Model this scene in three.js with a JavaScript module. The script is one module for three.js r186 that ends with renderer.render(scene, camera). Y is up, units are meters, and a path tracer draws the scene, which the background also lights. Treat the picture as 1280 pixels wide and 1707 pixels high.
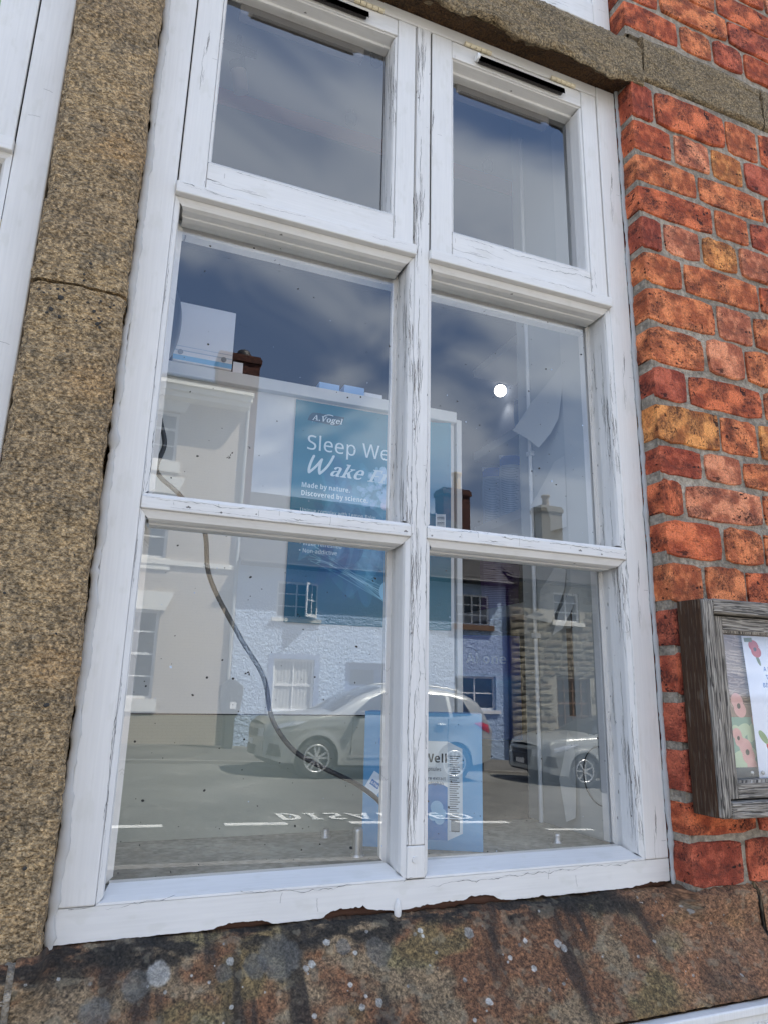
import * as THREE from 'three';
import { mergeGeometries, toCreasedNormals } from 'three/addons/utils/BufferGeometryUtils.js';
import { RoundedBoxGeometry } from 'three/addons/geometries/RoundedBoxGeometry.js';
import { FontLoader } from 'three/addons/loaders/FontLoader.js';
import { TextGeometry } from 'three/addons/geometries/TextGeometry.js';

// ------------------------------------------------------------------ camera, sky, sun, exposure
const scene = new THREE.Scene();
const camera = new THREE.PerspectiveCamera(73.05, 767 / 1024, 0.02, 900);
camera.position.set(0.0204, 1.48, 1.0619);
camera.quaternion.setFromRotationMatrix(new THREE.Matrix4().makeBasis(
  new THREE.Vector3(0.92854, 0.02253, 0.37054),
  new THREE.Vector3(-0.11147, 0.96901, 0.22043),
  new THREE.Vector3(-0.3541, -0.24598, 0.90228)));
const EXPOSURE = 4.0, SUN = 4.7, SKY = 0.85;
const sunDir = new THREE.Vector3(0.55, 1, -0.38).normalize();

// seeded random numbers and lattice noise
function mulberry(a) { return () => { a |= 0; a = a + 0x6D2B79F5 | 0; let t = Math.imul(a ^ a >>> 15, 1 | a); t = t + Math.imul(t ^ t >>> 7, 61 | t) ^ t; return ((t ^ t >>> 14) >>> 0) / 4294967296; }; }
const rnd = mulberry(71);
const R = (a, b) => a + (b - a) * rnd();
function h2(x, y, s) { let n = Math.imul(x, 374761393) + Math.imul(y, 668265263) + Math.imul(s, 1274126177) | 0; n = Math.imul(n ^ n >>> 13, 1274126177); return ((n ^ n >>> 16) >>> 0) / 4294967296; }
function vn(x, y, s = 0, px = 0, py = 0) {          // value noise, periodic when px, py are given
  const xi = Math.floor(x), yi = Math.floor(y), fx = x - xi, fy = y - yi;
  const w = (a, p) => p ? ((a % p) + p) % p : a;
  const x0 = w(xi, px), x1 = w(xi + 1, px), y0 = w(yi, py), y1 = w(yi + 1, py);
  const u = fx * fx * (3 - 2 * fx), v = fy * fy * (3 - 2 * fy);
  const a = h2(x0, y0, s), b = h2(x1, y0, s), c = h2(x0, y1, s), d = h2(x1, y1, s);
  return a + (b - a) * u + (c - a) * v + (a - b - c + d) * u * v;
}
function fbm(x, y, o = 4, s = 0, px = 0, py = 0) { let v = 0, a = 0.5, t = 0; for (let i = 0; i < o; i++) { v += a * vn(x, y, s + i * 17, px, py); t += a; a *= 0.5; x *= 2; y *= 2; px *= 2; py *= 2; } return v / t; }
const sst = (a, b, x) => { const t = Math.min(1, Math.max(0, (x - a) / (b - a))); return t * t * (3 - 2 * t); };
const mix = (a, b, t) => a + (b - a) * t;
const mix3 = (a, b, t) => [mix(a[0], b[0], t), mix(a[1], b[1], t), mix(a[2], b[2], t)];

{ // sky: clear blue with thin streaky cloud, the same everywhere round the horizon
  const w = 1536, h = 768, d = new Float32Array(w * h * 4);
  for (let j = 0; j < h; j++) for (let i = 0; i < w; i++) {
    const el = ((j + 0.5) / h - 0.5) * Math.PI, az = ((i + 0.5) / w - 0.5) * 2 * Math.PI;
    const y = Math.sin(el), cx = Math.cos(el) * Math.cos(az), cz = Math.cos(el) * Math.sin(az);
    const yy = Math.max(0, y);
    let c = mix3([0.27, 0.35, 0.49], [0.075, 0.150, 0.34], Math.pow(yy, 0.6));
    const q = 1 / (yy + 0.22), px = cx * q, pz = cz * q;
    const warp = fbm(px * 1.3 + 7, pz * 1.3 + 3, 3, 5) - 0.5;
    const n = fbm(px * 2.6 + warp * 2.6 + 3.1, pz * 4.6 + warp * 2.2, 6, 11);
    const m = fbm(px * 0.7 + 20, pz * 0.7 + 9, 3, 31);
    const cl = sst(0.46, 0.74, n * 0.92 + m * 0.2) * mix(0.75, 1, sst(0.2, 0.6, yy));
    c = mix3(c, [0.60, 0.66, 0.75], cl * 0.85);
    if (y < 0) c = mix3(c, [0.22, 0.22, 0.2], sst(0, -0.08, y));
    const k = (j * w + i) * 4; d[k] = c[0] * SKY; d[k + 1] = c[1] * SKY; d[k + 2] = c[2] * SKY; d[k + 3] = 1;
  }
  const t = new THREE.DataTexture(d, w, h, THREE.RGBAFormat, THREE.FloatType);
  t.mapping = THREE.EquirectangularReflectionMapping; t.magFilter = THREE.LinearFilter; t.minFilter = THREE.LinearFilter; t.wrapS = THREE.RepeatWrapping; t.needsUpdate = true;
  scene.background = t; scene.environment = t;
}
const sun = new THREE.DirectionalLight(new THREE.Color(1, 0.955, 0.88), SUN);
sun.position.copy(sunDir).multiplyScalar(60).add(new THREE.Vector3(6, 0, 10)); sun.target.position.set(6, 0, 10);
sun.castShadow = true; sun.shadow.mapSize.set(4096, 4096);
Object.assign(sun.shadow.camera, { left: -30, right: 30, top: 30, bottom: -30, near: 1, far: 140 });
scene.add(sun, sun.target);

// ------------------------------------------------------------------ helpers
const V = (x, y, z) => new THREE.Vector3(x, y, z);
const lin = (r, g, b) => new THREE.Color().setRGB(r, g, b);
function tex(w, h, fn, color) {                      // fn(u, v) gives [r, g, b] or a grey, 0..1
  const d = new Uint8Array(w * h * 4);
  for (let j = 0; j < h; j++) for (let i = 0; i < w; i++) {
    const c = fn((i + 0.5) / w, (j + 0.5) / h), k = (j * w + i) * 4, g = typeof c === 'number';
    for (let q = 0; q < 3; q++) d[k + q] = Math.max(0, Math.min(255, (g ? c : c[q]) * 255));
    d[k + 3] = 255;
  }
  const t = new THREE.DataTexture(d, w, h, THREE.RGBAFormat); t.wrapS = t.wrapT = THREE.RepeatWrapping;
  t.magFilter = THREE.LinearFilter; t.minFilter = THREE.LinearMipmapLinearFilter; t.generateMipmaps = true; t.anisotropy = 8;
  if (color) t.colorSpace = THREE.SRGBColorSpace;
  t.needsUpdate = true; return t;
}
function rep(t, mx, my = mx) { const c = t.clone(); c.repeat.set(1 / mx, 1 / my); c.needsUpdate = true; return c; }   // tile covers mx by my metres
function canvasTex(w, h, draw) {
  const c = document.createElement('canvas'); c.width = w; c.height = h; draw(c.getContext('2d'), w, h);
  const t = new THREE.CanvasTexture(c); t.colorSpace = THREE.SRGBColorSpace; t.anisotropy = 8; return t;
}
const std = (o) => new THREE.MeshStandardMaterial(Object.assign({ roughness: 0.8 }, o));
function uvM(g, swap = false, off = [0, 0]) {       // uv in metres, projected along each face's main axis
  if (g.index) g = g.toNonIndexed();
  const p = g.attributes.position, uv = new Float32Array(p.count * 2), a = V(), b = V(), c = V(), n = V();
  for (let i = 0; i < p.count; i += 3) {
    a.fromBufferAttribute(p, i); b.fromBufferAttribute(p, i + 1); c.fromBufferAttribute(p, i + 2);
    n.copy(b).sub(a).cross(c.clone().sub(a)); const x = Math.abs(n.x), y = Math.abs(n.y), z = Math.abs(n.z);
    [a, b, c].forEach((q, k) => {
      let u = x > y && x > z ? q.z : q.x, v = y > x && y > z ? q.z : q.y;
      if (swap) [u, v] = [v, u];
      uv[(i + k) * 2] = u + off[0]; uv[(i + k) * 2 + 1] = v + off[1];
    });
  }
  g.setAttribute('uv', new THREE.BufferAttribute(uv, 2)); return g;
}
function box(x0, x1, y0, y1, z0, z1) { const g = new THREE.BoxGeometry(x1 - x0, y1 - y0, z1 - z0); g.translate((x0 + x1) / 2, (y0 + y1) / 2, (z0 + z1) / 2); return uvM(g); }
function rbox(x0, x1, y0, y1, z0, z1, r = 0.002, seg = 2, swap = false) {
  const g = new RoundedBoxGeometry(x1 - x0, y1 - y0, z1 - z0, seg, r); g.translate((x0 + x1) / 2, (y0 + y1) / 2, (z0 + z1) / 2);
  const m = g.index ? g.toNonIndexed() : g; return uvM(m, swap);
}
function clean(g) { if (g.index) g = g.toNonIndexed(); for (const k of Object.keys(g.attributes)) if (!['position', 'normal', 'uv'].includes(k)) g.deleteAttribute(k); if (!g.attributes.normal) g.computeVertexNormals(); if (!g.attributes.uv) uvM(g); return g; }
const merge = (l) => mergeGeometries(l.map(clean));
const names = new Map();
function numbered(n) { const k = names.get(n) || 0; names.set(n, k + 1); return k ? n + '_' + String(k).padStart(3, '0') : n; }
function mesh(name, geo, mat, parent) {
  const m = new THREE.Mesh(Array.isArray(geo) ? merge(geo) : geo, mat); m.castShadow = m.receiveShadow = true;
  m.name = parent ? name : numbered(name); (parent || scene).add(m); return m;
}
function tag(o, label, category, group) { o.userData.label = label; o.userData.category = category; if (group) o.userData.group = group; return o; }
function thing(name, label, category, pos = [0, 0, 0], group) { const g = new THREE.Group(); g.name = numbered(name); g.position.set(...pos); scene.add(g); return tag(g, label, category, group); }
function part(name, parent) { const g = new THREE.Group(); g.name = name; parent.add(g); return g; }
function structure(name, geo, mat) { const m = mesh(name, geo, mat); m.userData.kind = 'structure'; return m; }
// one side of a mitred ring round an opening; profile = list of [inset, z]
function ringSide(x0, x1, y0, y1, side, profile) {
  const pos = [], uv = [];
  const corner = (k, d) => [[x0 + d, y0 + d], [x1 - d, y0 + d], [x1 - d, y1 - d], [x0 + d, y1 - d]][k % 4];
  const L = side % 2 ? y1 - y0 : x1 - x0; let s = 0;
  for (let i = 0; i + 1 < profile.length; i++) {
    const [d0, z0] = profile[i], [d1, z1] = profile[i + 1], w = Math.hypot(d1 - d0, z1 - z0);
    const A = corner(side, d0), B = corner(side + 1, d0), C = corner(side + 1, d1), D = corner(side, d1);
    const o = x0 + y0 * 3 + side;
    const q = [[...A, z0, s, o], [...B, z0, s, o + L], [...C, z1, s + w, o + L], [...D, z1, s + w, o]];
    for (const k of [0, 1, 2, 0, 2, 3]) { pos.push(q[k][0], q[k][1], q[k][2]); uv.push(q[k][3] + 0.11 * side, q[k][4]); }
    s += w;
  }
  const g = new THREE.BufferGeometry(); g.setAttribute('position', new THREE.Float32BufferAttribute(pos, 3)); g.setAttribute('uv', new THREE.Float32BufferAttribute(uv, 2)); g.computeVertexNormals(); return g;
}
// a grid surface from a function (u, v) in 0..1
function grid(nu, nv, f, uvf) {
  const pos = [], uv = [], idx = [];
  for (let j = 0; j <= nv; j++) for (let i = 0; i <= nu; i++) { const p = f(i / nu, j / nv); pos.push(p[0], p[1], p[2]); const q = uvf ? uvf(i / nu, j / nv, p) : [p[0], p[1]]; uv.push(q[0], q[1]); }
  for (let j = 0; j < nv; j++) for (let i = 0; i < nu; i++) { const a = j * (nu + 1) + i, b = a + 1, c = a + nu + 1, d = c + 1; idx.push(a, b, d, a, d, c); }
  const g = new THREE.BufferGeometry(); g.setAttribute('position', new THREE.Float32BufferAttribute(pos, 3)); g.setAttribute('uv', new THREE.Float32BufferAttribute(uv, 2)); g.setIndex(idx); g.computeVertexNormals(); return g;
}
function tube(pts, r, seg = 60, rad = 10) { return new THREE.TubeGeometry(new THREE.CatmullRomCurve3(pts.map((p) => V(...p))), seg, r, rad); }
const cyl = (r0, r1, h, n = 24) => new THREE.CylinderGeometry(r0, r1, h, n);
const font = await new FontLoader().loadAsync('fonts/droid/droid_sans_bold.typeface.json');

// ------------------------------------------------------------------ surface textures
const P = 512;
// old gloss paint: faint brush grain along v, cracks and flakes down to bare wood
function paintMaps(heavy) {
  const N = 1024, k = new Float32Array(N * N), r = mulberry(heavy ? 7 : 8);
  const put = (x, y, w, a) => { for (let q = -Math.ceil(w); q <= Math.ceil(w); q++) { const d = Math.abs(q) / w, i = ((y % N + N) % N) * N + ((Math.round(x) + q) % N + N) % N; k[i] = Math.max(k[i], a * Math.max(0, Math.min(1, 1.6 - d * 1.2))); } };
  const run = (x, y, len, w, a, drift) => { for (let t = 0; t < len; t++) { x += (r() - 0.5) * drift + (r() < 0.02 ? (r() - 0.5) * 5 : 0); const e = Math.min(1, Math.min(t, len - t) / 30); put(x, Math.floor(y + t), Math.max(0.55, w * e * (0.6 + 0.8 * vn(t * 0.05, x * 0.01, 3))), a * (0.45 + 0.55 * e)); } };
  for (let c = 0; c < (heavy ? 13 : 2); c++) { const cx = r() * N, cy = r() * N, sp = heavy ? 40 + r() * 70 : 26; for (let i = 0; i < (heavy ? 16 : 7); i++) run(cx + (r() - 0.5) * sp, cy + (r() - 0.5) * 340, 30 + r() * r() * (heavy ? 330 : 190), 0.7 + r() * r() * (heavy ? 1.7 : 0.8), 0.45 + r() * 0.5, 0.9); }
  for (let i = 0; i < (heavy ? 46 : 9); i++) { let x = r() * N, y = r() * N; const L = 8 + r() * 46; for (let t = 0; t < L; t++) { y += (r() - 0.5) * 1.6; put(x + t, Math.floor(y), 0.6, 0.55 + r() * 0.2); } }       // short checks across the grain
  for (let i = 0; i < (heavy ? 30 : 5); i++) { const x = r() * N, y = r() * N, w = 1.5 + r() * 3, h = 6 + r() * 22; for (let t = 0; t < h; t++) put(x + (vn(t * 0.3, i, 4) - 0.5) * 4, Math.floor(y + t), w * Math.sin(Math.PI * (t + 0.5) / h) + 0.3, 0.75); }   // small flakes
  const at = (u, v) => k[Math.min(N - 1, Math.floor(v * N)) * N + Math.min(N - 1, Math.floor(u * N))];
  const col = tex(N, N, (u, v) => {
    const c = at(u, v), g = vn(u * 220, v * 9, 2, 220, 9) * 0.022 + fbm(u * 5, v * 5, 4, 5, 5, 5) * 0.035, d = sst(0.60, 0.8, fbm(u * 34, v * 14, 4, 61, 34, 14)) * 0.02;
    return mix3([0.905 - g - d, 0.893 - g - d, 0.872 - g - d * 1.3], [0.27, 0.245, 0.225], c * 0.92);
  }, true);
  const bump = tex(N, N, (u, v) => 0.72 - at(u, v) * 0.6 + vn(u * 220, v * 9, 2, 220, 9) * 0.05 + fbm(u * 14, v * 8, 2, 77, 14, 8) * 0.16);
  return { col, bump };
}
const pl = paintMaps(false), ph = paintMaps(true);
const M = {};
M.paint = std({ map: rep(pl.col, 0.45), bumpMap: rep(pl.bump, 0.45), bumpScale: 0.0012, roughness: 0.5 });
M.paintX = std({ map: rep(pl.col, 0.45), bumpMap: rep(pl.bump, 0.45), bumpScale: 0.0012, roughness: 0.5 });
M.paintX.map.rotation = M.paintX.bumpMap.rotation = Math.PI / 2;
M.crack = std({ map: rep(ph.col, 0.36), bumpMap: rep(ph.bump, 0.36), bumpScale: 0.0016, roughness: 0.55 });
M.crackX = std({ map: rep(ph.col, 0.36), bumpMap: rep(ph.bump, 0.36), bumpScale: 0.0016, roughness: 0.55 });
M.crackX.map.rotation = M.crackX.bumpMap.rotation = Math.PI / 2;
M.caulk = std({ color: lin(0.52, 0.50, 0.465), roughness: 0.75 });
M.rot = std({ color: lin(0.075, 0.032, 0.017), roughness: 0.95 });
M.gap = std({ color: lin(0.02, 0.018, 0.016), roughness: 1 });

const pits = (u, v) => sst(0.69, 0.80, fbm(u * 34, v * 52, 3, 19, 34, 52)) * sst(0.42, 0.62, vn(u * 7, v * 7, 23, 7, 7)) + 0.7 * sst(0.80, 0.9, vn(u * 130, v * 150, 29, 130, 150)) * sst(0.35, 0.65, vn(u * 11, v * 11, 24, 11, 11));
const brickCol = tex(1024, 1024, (u, v) => {
  const a = fbm(u * 14, v * 14, 5, 3, 14, 14), b = vn(u * 300, v * 300, 8, 300, 300), b2 = vn(u * 140, v * 140, 18, 140, 140), soot = sst(0.50, 0.72, fbm(u * 9, v * 15, 6, 27, 9, 15));
  let c = mix3([0.70, 0.60, 0.58], [1.0, 0.98, 0.96], sst(0.3, 0.7, a)); c = c.map((x) => x * (0.74 + b * 0.24 + b2 * 0.18));
  c = mix3(c, [0.34, 0.31, 0.33], soot * (0.25 + 0.5 * sst(0.4, 0.7, b2))); c = mix3(c, [0.15, 0.11, 0.10], Math.min(1, pits(u, v)) * 0.85);
  const pale = sst(0.58, 0.78, fbm(u * 17 + 5, v * 17, 5, 91, 17, 17)); return mix3(c, [1, 0.95, 0.88], pale * (0.25 + 0.35 * b));
}, true);
const brickBump = tex(1024, 1024, (u, v) => 0.5 + (fbm(u * 40, v * 50, 4, 3, 40, 50) - 0.5) * 0.75 + (vn(u * 220, v * 240, 8, 220, 240) - 0.5) * 0.3 - Math.min(1, pits(u, v)) * 0.4 - sst(0.02, 0, Math.abs(vn(u * 9, v * 40, 66, 9, 40) - 0.5)) * 0.35 * sst(0.5, 0.7, vn(u * 9, v * 9, 67, 9, 9)));
const brickMats = [[0.56, 0.150, 0.062], [0.62, 0.21, 0.085], [0.42, 0.105, 0.058], [0.66, 0.285, 0.09], [0.63, 0.25, 0.135], [0.48, 0.12, 0.06]].map((c) => std({ color: lin(c[0] * 1.5, c[1] * 1.5, c[2] * 1.45), map: rep(brickCol, 0.36), bumpMap: rep(brickBump, 0.36), bumpScale: 0.005, roughness: 0.94 }));
const grainCol = tex(P, P, (u, v) => { const a = fbm(u * 40, v * 40, 4, 3, 40, 40), b = fbm(u * 5, v * 5, 3, 4, 5, 5); return 0.60 + (a - 0.5) * 0.35 + (b - 0.5) * 0.25; }, true);
const grainBump = tex(P, P, (u, v) => fbm(u * 60, v * 60, 3, 7, 60, 60));
M.mortar = std({ color: lin(0.98, 0.84, 0.65), map: rep(grainCol, 0.3), bumpMap: rep(grainBump, 0.2), bumpScale: 0.004, roughness: 0.97 });

// tooled sandstone
const stoneCol = tex(1024, 1024, (u, v) => {
  const a = fbm(u * 5, v * 5, 4, 2, 5, 5), g = fbm(u * 110, v * 110, 2, 9, 110, 110), d = sst(0.60, 0.8, fbm(u * 14, v * 14, 4, 33, 14, 14)), o = sst(0.5, 0.75, fbm(u * 4 + 3, v * 4, 3, 44, 4, 4));
  let c = mix3([0.66, 0.575, 0.455], [0.76, 0.66, 0.51], a); c = mix3(c, [0.77, 0.61, 0.42], o * 0.4); c = mix3(c, [0.44, 0.41, 0.36], d * 0.35);
  const g3 = vn(u * 230, v * 230, 55, 230, 230); return c.map((x) => x * (0.82 + (g - 0.5) * 0.7 + (g3 - 0.5) * 0.3));
}, true);
const stoneBump = tex(1024, 1024, (u, v) => { const p = u + v * 0.45; return 0.5 + (fbm(p * 26, v * 60, 4, 2) - 0.5) * 1.1 + (vn(u * 160, v * 160, 4, 160, 160) - 0.5) * 0.45; });
M.stone = std({ color: lin(1.12, 1.06, 0.97), map: rep(stoneCol, 0.4), bumpMap: rep(stoneBump, 0.26), bumpScale: 0.0055, roughness: 0.95 });
M.lintel = std({ color: lin(0.82, 0.82, 0.78), map: rep(stoneCol, 0.33), bumpMap: rep(stoneBump, 0.26), bumpScale: 0.006, roughness: 0.95 });

// sill: iron-stained sandstone with lichen rosettes where the photograph has them (x along the stone, s down its slope)
const lichen = [[0.131, 0.045, 0.017, 0.68], [0.104, 0.056, 0.020, 0.43], [0.213, 0.054, 0.012, 0.42], [0.288, 0.042, 0.032, 0.45], [0.255, 0.05, 0.018, 0.40], [0.381, 0.039, 0.012, 0.5], [0.356, 0.032, 0.0055, 0.8], [0.332, 0.056, 0.006, 0.8], [0.323, 0.061, 0.005, 0.76], [0.222, 0.041, 0.006, 0.72], [0.381, 0.087, 0.004, 0.8], [0.391, 0.116, 0.005, 0.72], [0.416, 0.113, 0.006, 0.72], [0.399, 0.104, 0.003, 0.8], [0.221, 0.094, 0.003, 0.85], [0.5, 0.030, 0.005, 0.85], [0.502, 0.038, 0.003, 0.85], [0.579, 0.04, 0.009, 0.62], [0.722, 0.07, 0.007, 0.7], [0.730, 0.078, 0.006, 0.68], [0.632, 0.081, 0.004, 0.85], [0.664, 0.1, 0.005, 0.85], [0.575, 0.133, 0.006, 0.82], [0.43, 0.05, 0.02, 0.42], [0.06, 0.08, 0.02, 0.45]];
{ const r = mulberry(5); for (let i = 0; i < 90; i++) lichen.push([-0.13 + r() * 1.36, 0.015 + r() * 0.16, 0.0012 + r() * r() * 0.0045, 0.55 + r() * 0.3]); }
const SX0 = -0.15, SXW = 1.4, SSH = 0.30;
const sillCol = tex(2048, 512, (u, v) => {
  const x = SX0 + u * SXW, s = v * SSH;
  const a = fbm(x * 9, s * 16, 5, 2), b = fbm(x * 16 + 4, s * 22, 4, 12), run = fbm(x * 26, s * 5 + 3, 4, 22), g = vn(x * 700, s * 700, 5), g2 = fbm(x * 260, s * 300, 2, 6);
  let c = mix3([0.41, 0.35, 0.27], [0.50, 0.42, 0.32], a);
  c = mix3(c, [0.40, 0.27, 0.185], sst(0.45, 0.64, b + 0.06) * 0.85);                      // iron stain
  c = mix3(c, [0.40, 0.365, 0.24], sst(0.54, 0.70, fbm(x * 11 + 9, s * 18, 4, 52)) * 0.65);   // green algae
  c = mix3(c, [0.155, 0.14, 0.125], sst(0.52, 0.64, run + (g2 - 0.5) * 0.12) * 0.74);                      // black runs
  c = mix3(c, [0.14, 0.13, 0.115], sst(0.40, 0.56, fbm(x * 24, s * 60, 5, 82)) * sst(0.05, 0.02, s + (b - 0.5) * 0.06) * 0.85);   // soot crust under the frame
  if (x > 0.86) c = mix3(c, [0.55, 0.385, 0.27], sst(0.86, 1.02, x + (fbm(x * 14, s * 14, 3, 99) - 0.5) * 0.3) * 0.7);
  c = c.map((q) => q * (0.30 + g * 0.6 + g2 * 0.85));
  c = mix3(c, [0.56, 0.53, 0.45], sst(0.62, 0.72, fbm(x * 60, s * 70, 3, 71)) * 0.35);
  for (const [lx, ls, lr, l] of lichen) {
    const dx = x - lx, ds = s - ls; if (Math.abs(dx) > lr * 1.6 || Math.abs(ds) > lr * 1.6) continue;
    const rr = Math.hypot(dx, ds) / (lr * (0.8 + 0.45 * fbm(lx * 50 + Math.atan2(ds, dx) * 1.7 + 9, lr * 900, 3, 8)));
    const k = sst(1.0, 0.72, rr) * (l < 0.6 ? 0.62 : 0.85), q = l * (0.72 + g * 0.25 + (g2 - 0.5) * 0.3); c = mix3(c, [q, q * 0.985, q * 0.94], k);
  }
  return c;
}, true);
const sillBump = tex(1024, 256, (u, v) => { const x = u * SXW, s = v * SSH; return 0.5 + (fbm(x * 40, s * 60, 4, 3) - 0.5) * 0.8 + (vn(x * 400, s * 400, 5) - 0.5) * 0.25; });
M.sill = std({ map: sillCol, bumpMap: sillBump, bumpScale: 0.005, roughness: 0.96 });

// weathered oak: u across, v along the grain
const woodFn = (u, v) => { const w = vn(u * 5, v * 3, 3, 5, 3) * 0.05; return fbm((u + w) * 90, v * 6, 4, 5, 90, 6); };
const oakCol = tex(P, P, (u, v) => { const a = woodFn(u, v), k = sst(0.60, 0.66, fbm(u * 90, v * 7, 2, 15, 90, 7)); return mix3(mix3([0.47, 0.44, 0.40], [0.69, 0.655, 0.605], sst(0.3, 0.7, a)), [0.17, 0.155, 0.14], k * 0.7); }, true);
const oakBrown = tex(P, P, (u, v) => { const a = woodFn(u, v), k = sst(0.62, 0.70, fbm(u * 70, v * 6, 3, 25, 70, 6)), p = sst(0.66, 0.8, fbm(u * 8, v * 3, 4, 35, 8, 3)); return mix3(mix3(mix3([0.19, 0.12, 0.065], [0.34, 0.225, 0.125], a), [0.50, 0.46, 0.41], k * 0.55), [0.42, 0.39, 0.36], p * 0.7); }, true);
const oakBump = tex(P, P, (u, v) => woodFn(u, v) - sst(0.60, 0.66, fbm(u * 90, v * 7, 2, 15, 90, 7)) * 0.5);
const oak = (map, sw) => { const m = std({ map: rep(map, 0.11, 0.2), bumpMap: rep(oakBump, 0.11, 0.2), bumpScale: 0.002, roughness: 0.9 }); if (sw) m.map.rotation = m.bumpMap.rotation = Math.PI / 2; return m; };
M.oak = oak(oakCol); M.oakX = oak(oakCol, true); M.oakBrown = oak(oakBrown);

// street surfaces
const asphaltCol = tex(P, P, (u, v) => { const a = vn(u * 150, v * 150, 3, 150, 150), b = fbm(u * 4, v * 4, 4, 5, 4, 4); return 0.36 + (a - 0.5) * 0.14 + (b - 0.5) * 0.14; }, true);
M.asphalt = std({ color: lin(1.6, 1.58, 1.45), map: rep(asphaltCol, 3), roughness: 0.95 });
M.paving = std({ color: lin(1.2, 1.15, 1.05), map: rep(asphaltCol, 2.1), roughness: 0.95 });
M.kerb = std({ color: lin(0.27, 0.26, 0.24), roughness: 0.9 });
M.roadPaint = std({ color: lin(0.74, 0.74, 0.70), roughness: 0.8 });
const castBump = tex(P, P, (u, v) => fbm(u * 26, v * 26, 3, 9, 26, 26));
M.blueRender = std({ color: lin(0.42, 0.54, 0.72), bumpMap: rep(castBump, 1.1), bumpScale: 0.05, roughness: 0.95 });
M.blueTrim = std({ color: lin(0.20, 0.28, 0.46), roughness: 0.7 });
const courseCol = tex(P, P, (u, v) => { const row = Math.floor(v * 12), fy = v * 12 - row, fx = (u * 4 + (row % 2) * 0.5) % 1, j = fy < 0.09 || fx < 0.03 ? 1 : 0; return mix3([0.84, 0.80, 0.735], [0.56, 0.53, 0.48], j * 0.8 + vn(u * 40, v * 60, 4, 40, 60) * 0.3); }, true);
M.cream = std({ color: lin(0.8, 0.78, 0.76), map: rep(courseCol, 0.9), roughness: 0.85 });
M.creamTrim = std({ color: lin(0.80, 0.78, 0.70), roughness: 0.7 });
M.redBrickFar = std({ color: lin(0.14, 0.058, 0.042), map: rep(brickCol, 0.9), roughness: 0.95 });
M.slate = std({ color: lin(0.085, 0.08, 0.078), roughness: 0.75, map: rep(grainCol, 0.8) }); M.slate.color.multiplyScalar(1.8);
M.houseGlass = std({ color: lin(0.03, 0.036, 0.04), roughness: 0.06, metalness: 0 });
M.whiteTrim = std({ color: lin(0.82, 0.82, 0.80), roughness: 0.6 });
M.brownTrim = std({ color: lin(0.17, 0.095, 0.06), roughness: 0.7 });
M.black = std({ color: lin(0.02, 0.02, 0.022), roughness: 0.55 });
M.clay = std({ color: lin(0.50, 0.36, 0.18), roughness: 0.9 });

// shop interior
M.white = std({ color: lin(0.68, 0.70, 0.69), roughness: 0.65 });
M.cardWhite = std({ color: lin(0.78, 0.80, 0.84), roughness: 0.55 });
M.plaster = std({ color: lin(0.40, 0.42, 0.40), roughness: 0.9 });
M.shelf = std({ color: lin(0.72, 0.74, 0.75), roughness: 0.6 });
M.lowerPanel = std({ color: lin(0.34, 0.37, 0.305), roughness: 0.8 });
M.paper = std({ color: lin(0.47, 0.48, 0.45), roughness: 0.8, side: THREE.DoubleSide });
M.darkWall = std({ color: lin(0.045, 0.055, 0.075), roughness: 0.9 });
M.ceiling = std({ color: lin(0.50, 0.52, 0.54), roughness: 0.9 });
M.red = std({ color: lin(0.50, 0.14, 0.12), roughness: 0.6 });
M.innerSill = std({ color: lin(0.62, 0.66, 0.58), map: rep(grainCol, 0.4), roughness: 0.75 });
M.steel = std({ color: lin(0.46, 0.46, 0.45), roughness: 0.33, metalness: 0.85 });
M.cable = std({ color: lin(0.03, 0.032, 0.034), roughness: 0.5 });
M.floor = std({ color: lin(0.10, 0.09, 0.08), roughness: 0.7 });
const glass = (o) => new THREE.MeshPhysicalMaterial(Object.assign({ color: 0xffffff, transmission: 1, thickness: 0, roughness: 0, ior: 2.06, metalness: 0 }, o));
M.pane = glass();

// ------------------------------------------------------------------ ground
const gy = (x) => { const f = (t) => t <= 0 ? -0.02 * t : t < 12 ? -0.02 * t - 0.0026 * t * t : -0.6144 - 0.06 * (t - 12); return f(Math.max(-30, Math.min(30, x))); };
const ZW = 0.12, ZK = 5.0, ZB = 7.1, ZFK = 13.45, ZF = 17.30, KH = 0.11;
function slab(x0, x1, z0, z1, y, th, n = 24) {
  const g = new THREE.BoxGeometry(x1 - x0, th, z1 - z0, n, 1, 1); g.translate((x0 + x1) / 2, -th / 2, (z0 + z1) / 2);
  const p = g.attributes.position; for (let i = 0; i < p.count; i++) p.setY(i, p.getY(i) + y + gy(p.getX(i)));
  g.computeVertexNormals(); const q = uvM(g); return q;
}
const ground = structure('ground', grid(160, 4, (u, v) => { const x = -300 + u * 600; return [x, gy(x) - 0.03, 300 - v * 600]; }, (u, v, p) => [p[0], p[2]]), M.asphalt);
const road = structure('road', slab(-40, 40, ZK, ZFK, 0, 0.02, 90), M.asphalt);
structure('near_pavement', slab(-14, 20, ZW - 0.04, ZK - 0.13, KH, 0.13, 50), M.paving);
structure('near_kerb', slab(-14, 20, ZK - 0.126, ZK, KH + 0.004, 0.13, 50), M.kerb);
structure('far_pavement', slab(-14, 20, ZFK + 0.14, ZF + 0.4, KH - 0.05, 0.09, 50), M.paving);
structure('far_kerb', slab(-14, 20, ZFK, ZFK + 0.136, KH - 0.046, 0.1, 50), M.kerb);
const mark = (x0, x1, z0, z1) => mesh('bay_line', slab(x0, x1, z0, z1, 0.006, 0.005, 6), M.roadPaint, road);
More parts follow.
